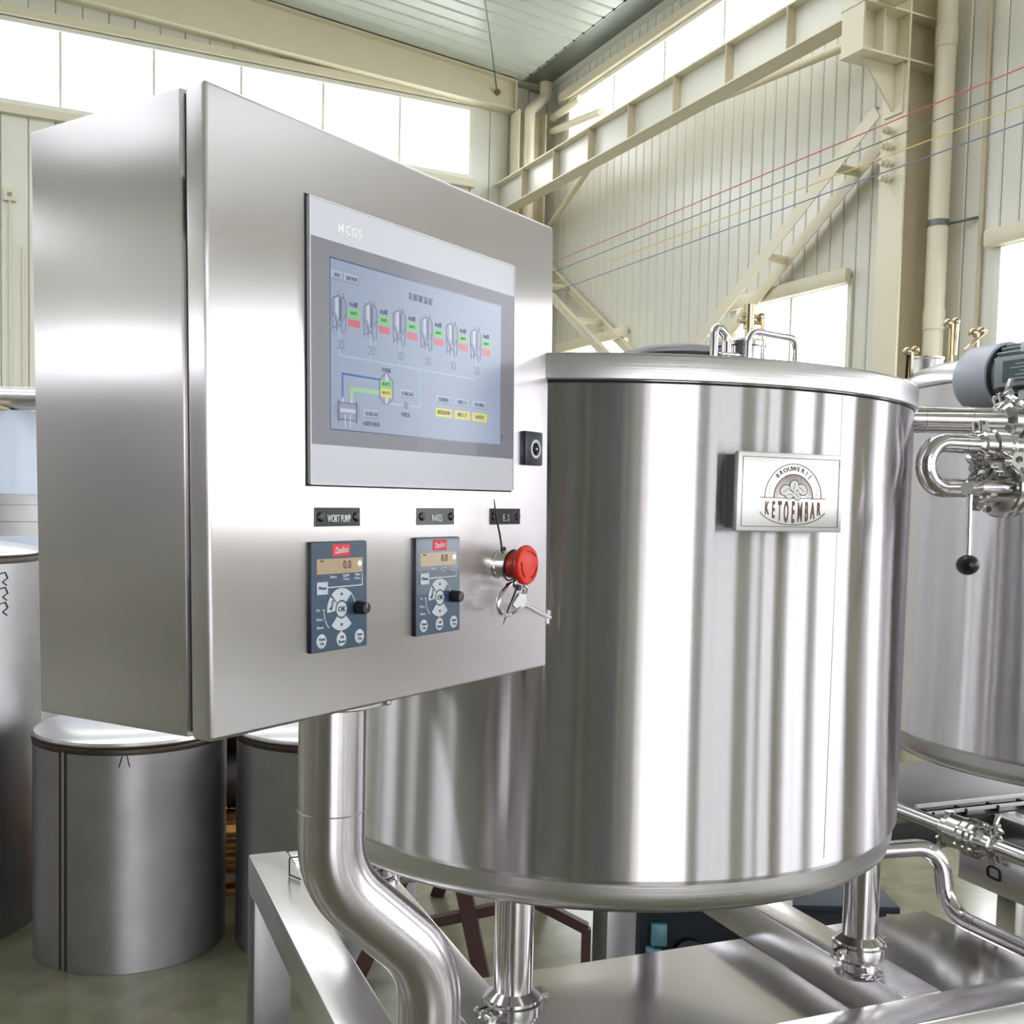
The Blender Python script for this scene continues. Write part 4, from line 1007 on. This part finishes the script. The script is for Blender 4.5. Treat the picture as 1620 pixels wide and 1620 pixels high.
# lower pipes
t = thing('transfer_pipe', 'polished swan-neck pipe passing over the right pan of the skid', 'pipe', SKID)
pts = fillet([(.98, 1.71, .845), (1.512, 1.545, .884), (1.528, 1.537, .757), (1.535, .95, .757)], .055, 10)
G().tube(pts, .0162, 28).ob('pipe', 'pipe', t)
G().rev([(.0163, -.0007), (.0169, 0), (.0163, .0007)], (1.5285, 1.470, .757), Bv, seg=28, closed=True).ob('weld_ring', 'weldlight', t)
G().box(1.515, 1.555, 1.270, 1.300, .7305, .742, .002).ob('pipe_foot', 'frame', t)
PA = 1.83; PZA = .800
t = thing('drain_pipe', 'polished pipe coming from behind the tank into the check valve', 'pipe', SKID)
g = G().tube([(PA, 2.9, PZA), (PA, 1.862, PZA)], .0172, 28); ferrule(g, (PA, 1.855, PZA), Bv, .0172); g.ob('pipe', 'pipe', t)
add_clamp(t, (PA, 1.849, PZA), Bv, .0172, math.radians(140), s=.9)
G().box(PA - .012, PA + .012, 2.10, 2.14, .0, .782, .002).ob('pipe_bracket', 'frame', t)
t = thing('check_valve', 'bolted polished check valve in the low pipe at right', 'valve', SKID)
g = G(); ferrule(g, (PA, 1.842, PZA), Bv, .0172); g.cyl((PA, 1.835, PZA), (PA, 1.795, PZA), .036, seg=40, bev=.003); g.cyl((PA, 1.790, PZA), (PA, 1.770, PZA), .041, seg=40, bev=.003); g.cyl((PA, 1.768, PZA), (PA, 1.752, PZA), .041, seg=40, bev=.003); g.cyl((PA, 1.752, PZA), (PA, 1.730, PZA), .030, .020, seg=32); ferrule(g, (PA, 1.728, PZA), Bv, .0172)
g.ob('body', 'cast', t)
for k in range(6):
    an = k * PI / 3 + .4; x, z = math.cos(an) * .036, math.sin(an) * .036
    G().cyl((PA + x, 1.796, PZA + z), (PA + x, 1.745, PZA + z), .0052, seg=8, bev=.001).ob('bolt', 'cast', t)
t = thing('drain_pipe', 'polished pipe running from the check valve to the right edge', 'pipe', SKID)
g = G().tube([(PA, 1.712, PZA), (PA, 1.1, PZA)], .0172, 28); ferrule(g, (PA, 1.719, PZA), Bv, .0172); g.ob('pipe', 'pipe', t)
add_clamp(t, (PA, 1.7235, PZA), Bv, .0172, math.radians(-60))
G().box(PA - .01, PA + .0195, 1.30, 1.33, .70, .785, .002).ob('pipe_bracket', 'frame', t)

# ------------------------------------------------------------------ second tank and its skid
T2 = SKID @ Matrix.Translation((2.345, 1.87, 0))
tank2 = thing('brew_tank', 'second stainless brew tank at the right edge behind the valves', 'tank', T2, 'brew tanks')
G().rev([(0, .96), (.50, .96), (.52, .985), (.52, 1.795), (0, 1.795)], seg=128).ob('shell', 'tank', tank2)
G().rev([(0, .928), (.488, .928), (.500, .931), (.509, .938), (.5125, .948), (.5135, .960), (.5135, .989), (.5195, .9915), (.515, .9935), (0, .9935)], seg=128).ob('bottom_ring', 'ring', tank2)
G().rev([(.518, 1.796), (.523, 1.799), (.5235, 1.803), (.520, 1.806), (.518, 1.806)], seg=128, closed=True).ob('top_bead', 'pipe', tank2)
G().rev([(0, 1.80), (.520, 1.80), (.519, 1.822), (.507, 1.838), (.48, 1.852), (.40, 1.868), (.0, 1.93)], seg=96).ob('dome', 'rawtop', tank2)
for sx in (-1, 1):
    for sy in (-1, 1):
        x, y = sx * .36, sy * .36
        lg = G().cyl((x, y, .715), (x, y, .955), .021, seg=24).ob('leg', 'pipe', tank2)
        G().rev([(0, .6995), (.03, .6995), (.03, .704), (.021, .716), (0, .716)], (x, y, 0), seg=24).ob('foot', 'pipe', lg)
        add_clamp(lg, (x, y, .745), (0, 0, 1), .021, math.radians(20), nut=False)
def t2(a, b): return (a - 2.345, b - 1.87)
x, y = t2(2.00, 2.17); G().rev([(0, 1.85), (.042, 1.85), (.042, 1.888), (.045, 1.89), (.045, 1.895), (0, 1.898)], (x, y, 0), seg=40).ob('manway', 'rawtop', tank2)
for (a, b, h, kind) in ((1.89, 2.10, .065, 0), (1.965, 2.05, .105, 1), (1.985, 1.99, .065, 2)):
    x, y = t2(a, b); z0 = (1.828, 1.855, 1.866)[kind]
    g = G().cyl((x, y, z0), (x, y, z0 + h), .0065, seg=12); g.sphere((x - .012, y, z0 + h), .011, 12, 8); g.sphere((x + .012, y, z0 + h + .006), .010, 12, 8); g.cyl((x - .02, y, z0 + h), (x + .02, y, z0 + h), .005, seg=10)
    v = g.ob('spray_valve', 'brass', tank2)
    if kind == 1: G().cyl((x + .012, y, z0 + h), (x + .008, y, z0 + h - .075), .009, seg=14).ob('valve_grip', 'brass', v)
    if kind == 0: G().cyl((x - .012, y - .004, z0 + h), (x - .016, y - .006, z0), .0035, seg=8).ob('valve_lever', 'gap', v)
    if kind == 2: G().tube([(x - .045, y - .01, z0 + h - .045), (x + .03, y, z0 + h + .008)], .004, 8).ob('valve_lever', 'brass', v)
sk2 = thing('skid_frame', 'second stainless skid frame under the tank at right', 'frame', SKID)
def beam2(a0, a1, b0, b1, z0=.62, z1=.699): return G().box(a0, a1, b0, b1, z0, z1, .004).ob('beam', 'frame', sk2)
G().box(1.94, 3.0, 2.19, 2.2495, .62, .699, .003).ob('beam', 'plate', sk2); beam2(1.94, 3.0, 2.64, 2.72); beam2(1.94, 3.0, 1.47, 1.55)
for a0 in (2.32, 2.92): beam2(a0, a0 + .08, 1.5505, 2.1895); beam2(a0, a0 + .08, 2.2705, 2.6395, .62, .6995)
G().box(1.93, 3.0, 2.25, 2.72, .700, .706, .001).ob('plate', 'plate', sk2)
for a0 in (1.94, 2.92):
    for b0 in (1.47, 2.64): G().box(a0, a0 + .08, b0, b0 + .08, 0, .6195 if b0 < 2 else .6115, .003).ob('leg', 'frame', sk2)
t = thing('pipe_rail', 'slotted flat steel rail on posts under the check valve', 'rail', SKID)
g = G().box(PA + .020, PA + .032, 1.15, 1.835, .690, .772, .003); g.ob('plate', 'frame', t)
g = G()
for bb in (1.735, 1.45): g.tube(fillet([(PA + .0195, bb - .017, .722), (PA + .0195, bb + .017, .722), (PA + .0195, bb + .017, .746), (PA + .0195, bb - .017, .746), (PA + .0195, bb - .0171, .722)], .010, 5), .0022, 6)
g.ob('slot', 'gap', t)
for bb in (1.20, 1.60): G().box(PA + .0325, PA + .062, bb, bb + .03, .0, .76, .002).ob('post', 'frame', t)
rk = thing('floor_gap_rods', 'low rack of pale steel rods behind the check valve', 'rack', SKID)
for k, (b, z) in enumerate(((2.228, .7265), (2.206, .7115))): G().tube([(2.09, b, z), (2.475, b, z)], .0055, 10).ob('rod', 'rod', rk)
for k in range(4): G().box(2.12 + k * .113, 2.126 + k * .113, 2.197, 2.24, .6995, .716).ob('rod_holder', 'gap', rk)

# ------------------------------------------------------------------ agitator motor
t = thing('agitator_motor', 'grey finned electric motor with round cowl at the right edge', 'motor', SKID)
MA, MZ = 1.79, 1.787
G().rev([(0, 1.800), (.040, 1.800), (.062, 1.794), (.070, 1.780), (.0715, 1.700), (.0695, 1.698), (.066, 1.698), (.066, 1.76), (0, 1.76)], (MA, 0, MZ), (0, 1, 0), 48).ob('fan_cowl', 'motor', t)
G().rev([(0, 1.45), (.055, 1.45), (.055, 1.697), (0, 1.697)], (MA, 0, MZ), (0, 1, 0), 40).ob('stator', 'motordark', t)
for k in range(28):
    an = 2 * PI * k / 28
    if abs(math.degrees(math.atan2(math.sin(an), math.cos(an)))) > 158 or abs(math.degrees(an) - 90) < 22: continue
    m_ = Matrix.Translation((MA, 0, MZ)) @ Matrix.Rotation(-an, 4, 'Y')
    G().box(.054, .067, 1.46, 1.685, -.0018, .0018, 0, 1, m_).ob('cooling_fin', 'motordark', t)
G().box(MA - .0725, MA - .050, 1.50, 1.672, MZ - .030, MZ + .030, .002).ob('plate_pad', 'motordark', t)
np_ = G().box(MA - .0740, MA - .0722, 1.515, 1.650, MZ - .021, MZ + .021, .0004, 1).ob('rating_plate', 'motorplate', t)
g = G()
for i in range(5): g.box(MA - .0743, MA - .0739, 1.525, 1.63 - .012 * (i % 3), MZ - .016 + i * .007, MZ - .0145 + i * .007)
g.ob('plate_print', 'btn', np_, None, 0)
for zz in (-.047, .047):
    for bb in (1.60, 1.51): G().box(MA - .060, MA - .046, bb, bb + .022, MZ + zz - .010, MZ + zz + .010, .002).ob('lug', 'motorbox', t)
tb = G().box(MA - .055, MA + .045, 1.46, 1.60, MZ + .060, MZ + .125, .004).ob('terminal_box', 'motorbox', t)
G().box(MA - .060, MA + .050, 1.455, 1.605, MZ + .1255, MZ + .142, .004).ob('box_lid', 'motorbox', tb)
G().box(MA - .050, MA + .040, 1.47, 1.59, MZ + .1425, MZ + .25, .012).ob('capacitor_cover', 'motorbox', tb)
G().rev([(0, 1.34), (.06, 1.34), (.078, 1.36), (.078, 1.44), (.056, 1.449), (0, 1.449)], (MA, 0, MZ), (0, 1, 0), 40).ob('gear_housing', 'motor', t)
G().box(MA - .03, 2.12, 1.37, 1.42, MZ - .05, MZ - .02, .003).ob('mounting_bracket', 'frame', t)

# ------------------------------------------------------------------ unfinished tanks on the left (world coordinates)
def raw_tank(label, x, y, r, h, seam_deg, dome=.035, mark=False):
    t = thing('tank_shell', label, 'tank', Matrix.Translation((x, y, 0)), 'unfinished tank shells on the left')
    G().rev([(0, .001), (r, .001), (r, h - .012), (0, h - .012)], seg=96).ob('shell', 'raw', t)
    G().rev([(r - .004, h - .030), (r + .0012, h - .028), (r + .0035, h - .016), (r + .001, h - .010), (r + .003, h - .003), (r - .006, h + .003)], seg=96, closed=True).ob('rim_weld', 'weld', t)
    G().rev([(0, h - .01), (r, h - .004), (r - .004, h + .008), (r - .02, h + .018), (r * .6, h + dome * .9), (0, h + dome)], seg=96).ob('end_cap', 'rawtop', t)
    s = math.radians(seam_deg)
    def ss(da, rr, wd, mat, nm):
        g = G(); a0, a1 = s + da - wd / r / 2, s + da + wd / r / 2
        P = [(rr * math.cos(a0), rr * math.sin(a0)), (rr * math.cos(a1), rr * math.sin(a1)), ((r - .004) * math.cos(a1), (r - .004) * math.sin(a1)), ((r - .004) * math.cos(a0), (r - .004) * math.sin(a0))]
        g.prism(P, .003, h - .014, 'z').ob(nm, mat, t, None, 0)
    ss(-.034 * .31 / r, r + .0005, .012, 'weld', 'heat_band'); ss(.034 * .31 / r, r + .0005, .012, 'weld', 'heat_band'); ss(0, r + .002, .006, 'weldlight', 'seam_bead')
    return t
t = raw_tank('short dull steel tank shell standing on the floor, vertical weld in front', -1.27, 3.64, .310, .725, -112)
g = G()
def on_shell(g, r, pts, w=.004):
    for (a0, z0), (a1, z1) in zip(pts, pts[1:]):
        p, q = Vector((r * math.cos(a0), r * math.sin(a0), z0)), Vector((r * math.cos(a1), r * math.sin(a1), z1)); g.tube([p, q], w / 2, 6)
    return g
on_shell(g, .3105, [(math.radians(-75), .715), (math.radians(-78), .66)]); on_shell(g, .3105, [(math.radians(-74.5), .715), (math.radians(-72), .66)])
g.ob('marker_line', 'markerblk', t)
raw_tank('short dull steel tank shell half hidden behind the cabinet post', -.62, 3.73, .310, .725, 60)
t = raw_tank('tall dull steel tank shell at the far left edge', -2.115, 3.75, .45, 1.295, -56, .05)
g = G()
for z in (1.215, 1.165, 1.115):
    on_shell(g, .4508, [(math.radians(-20.5), z + .02), (math.radians(-17.5), z + .024), (math.radians(-16.0), z + .004), (math.radians(-19.0), z - .008), (math.radians(-16.6), z - .02)], .004)
g.ob('marker_scribble', 'markerblk', t)
# film-wrapped vessel and the pipe rail behind the left shell
t = thing('wrapped_vessel', 'large vessel in pale blue protective film behind the left tank shell', 'tank', Matrix.Translation((-3.30, 6.5, 0)))
G().rev([(0, 0), (.78, 0), (.78, 1.95), (0, 1.95)], seg=72).ob('shell', 'raw', t)
G().rev([(.775, 1.50), (.788, 1.50), (.788, 1.955), (.775, 1.955)], seg=72, closed=True).ob('film_band', 'bluefilm', t)
G().rev([(.775, .9), (.788, .9), (.788, 1.27), (.775, 1.27)], seg=72, closed=True).ob('film_band', 'bluefilm', t)
G().rev([(.775, 1.345), (.79, 1.35), (.79, 1.44), (.775, 1.445)], seg=72, closed=True).ob('stiffening_ring', 'raw', t)
g = G()
for dz, da in ((0, 0), (-.05, .5)): on_shell(g, .7885, [(math.radians(-27 + da), 1.66 + dz), (math.radians(-26 + da), 1.70 + dz), (math.radians(-25.2 + da), 1.66 + dz), (math.radians(-26.2 + da), 1.63 + dz), (math.radians(-24.5 + da), 1.69 + dz), (math.radians(-24 + da), 1.62 + dz)], .006)
g.ob('marker_scribble', 'marker', t)
t = thing('rolled_pipe', 'thick stainless pipe lying across the top of the film-wrapped vessel', 'pipe', Matrix.Translation((-3.3, 5.95, 2.02)))
G().tube([(-.6, -.05, .0), (2.3, .15, .0)], .062, 28).ob('pipe', 'rawtop', t)
for x in (-.3, .5): G().box(x - .05, x + .05, -.09, .11, -.0695, -.052, .003).ob('saddle', 'creamdark', t)

# ------------------------------------------------------------------ odds and ends seen between and under the vessels
def pallet(z, label):
    t = thing('pallet', label, 'pallet', Matrix.Translation((-1.06, 4.55, z)) @ Matrix.Rotation(.2, 4, 'Z'), 'stacked pallets')
    for k in range(5): G().box(-.5, .5, -.5 + k * .225, -.4 + k * .225, .10, .122, .002).ob('deck_board', 'wood', t)
    for k in range(3): G().box(-.5 + k * .45, -.40 + k * .45, -.5, .5, .022, .0995, .002).ob('stringer', 'wood', t)
    for k in range(3): G().box(-.5, .5, -.5 + k * .45, -.4 + k * .45, 0, .0215, .002).ob('bottom_board', 'wood', t)
pallet(.0, 'lower wooden pallet of the stack between the two short tank shells')
pallet(.1225, 'upper wooden pallet of the stack between the two short tank shells')
rng = random.Random(5)
for k, (x, y, z, lab) in enumerate(((-1.10, 4.42, .37, 'lower dark sack lying on the upper pallet'), (-1.04, 4.46, .60, 'upper dark sack heaped on the lower sack'))):
    g = G().sphere((0, 0, 0), .2, 24, 14, .62)
    for v in g.bm.verts: v.co += Vector((rng.uniform(-1, 1), rng.uniform(-1, 1), rng.uniform(-1, 1))) * .012; v.co.x *= 1.5
    o = g.ob('sack', 'sack', None, Matrix.Translation((x, y, z)) @ Matrix.Rotation(.2 + k * .3, 4, 'Z'), 80); tag(o, lab, 'sack', 'sacks on the pallets')
t = thing('trestle', 'dark red iron trestle with splayed legs seen under the tank', 'trestle', Matrix.Translation((-.10, 3.3, 0)))
for p0, p1 in (((-.10, .05, .62), (.045, 0, .0)), ((-.10, .05, .62), (-.36, .0, .0)), ((.10, .75, .62), (.26, .80, .0)), ((.10, .75, .62), (-.16, .80, .0))):
    G().tube([p0, p1], .034, 4).ob('leg', 'oxide', t, None, 0)
G().tube([(-.29, .02, .16), (.08, .02, .25)], .022, 4).ob('tie_bar', 'oxide', t, None, 0)
G().tube([(.10, .05, .31), (.36, .05, .18)], .022, 4).tube([(.36, .05, .18), (.36, .05, .0)], .02, 4).ob('side_stay', 'oxide', t, None, 0)
G().tube([(-.13, -.05, .64), (.13, .85, .64)], .045, 4).ob('top_beam', 'oxide', t, None, 0)
t = thing('machine_base', 'dark teal machine base on the floor behind the skid', 'machine', Matrix.Translation((.86, 3.78, 0)))
G().box(-.42, .38, -.33, .35, .0, .22, .01).ob('housing', 'teal', t)
G().box(-.44, .41, -.36, .37, .2205, .245, .005).ob('deck', 'teal', t)
g = G().box(-.40, -.35, -.37, -.331, .03, .09, .004).box(-.385, -.335, -.365, -.331, .10, .17, .004); g.ob('bracket', 'tealbright', t)
G().rev([(0, 0), (.05, 0), (.05, .03), (0, .03)], (-.26, -.331, .07), (0, -1, 0), 24).ob('wheel', 'black', t)
t = tag(G().tube([(1.75, 2.85, .006), (1.9, 3.0, .006), (2.1, 2.95, .006), (2.5, 3.1, .006)], .006, 8).ob('floor_cable', 'marker', None, None), 'thin orange cable lying on the floor at right', 'cable')

# ------------------------------------------------------------------ around the camera, seen only in the steel; fermenters added to darken its reflections
def added_tank(label, x, y, r, h):
    t = thing('fermenter', label, 'tank', Matrix.Translation((x, y, 0)), 'dull fermenters around the camera')
    G().rev([(0, .55), (.10, .55), (r, .95), (r, h - .15), (r * .9, h - .06), (r * .5, h), (0, h + .02)], seg=48).ob('shell', 'hallraw', t)
    for k in range(4):
        an = PI / 4 + k * PI / 2; G().cyl((r * .8 * math.cos(an), r * .8 * math.sin(an), 0), (r * .8 * math.cos(an), r * .8 * math.sin(an), 1.0), .04, seg=12).ob('leg', 'hallraw', t)
for k, (x, y, r, h, w) in enumerate(((-5.4, -2.4, .75, 2.3, 'nearest the door'), (-5.6, -.5, .75, 2.3, 'in the middle'), (-5.6, 1.4, .75, 2.3, 'nearest the window wall'))):
    added_tank('dull steel fermenter in the left row beside the camera, ' + w, x, y, r, h)
for k, (x, y, r, h, w) in enumerate(((-.45, -4.3, .68, 4.2, 'nearest the doorway'), (-1.95, -4.2, .70, 4.2, 'second from the doorway'), (-3.45, -4.0, .70, 4.2, 'third from the doorway'))):
    added_tank('tall dull fermenter in the row behind the camera, ' + w, x, y, r, h)

t = thing('tool_cabinet', 'blue steel tool cabinet on the floor behind the camera', 'cabinet', Matrix.Translation((-.15, -3.0, 0)))
G().box(-.26, .26, -.2, .2, .05, 1.15, .01).ob('body', 'cabblue', t)
for k in (-1, 1):
    d_ = G().box(-.25 if k < 0 else .005, -.005 if k < 0 else .25, .201, .215, .08, 1.12, .004).ob('door', 'cabblue', t)
    G().box(k * .03 - .008, k * .03 + .008, .2155, .235, .55, .70, .003).ob('handle', 'chrome', d_)
for x in (-.2, .2):
    for y in (-.15, .15): G().cyl((x, y, 0), (x, y, .05), .02, seg=12).ob('foot', 'black', t)
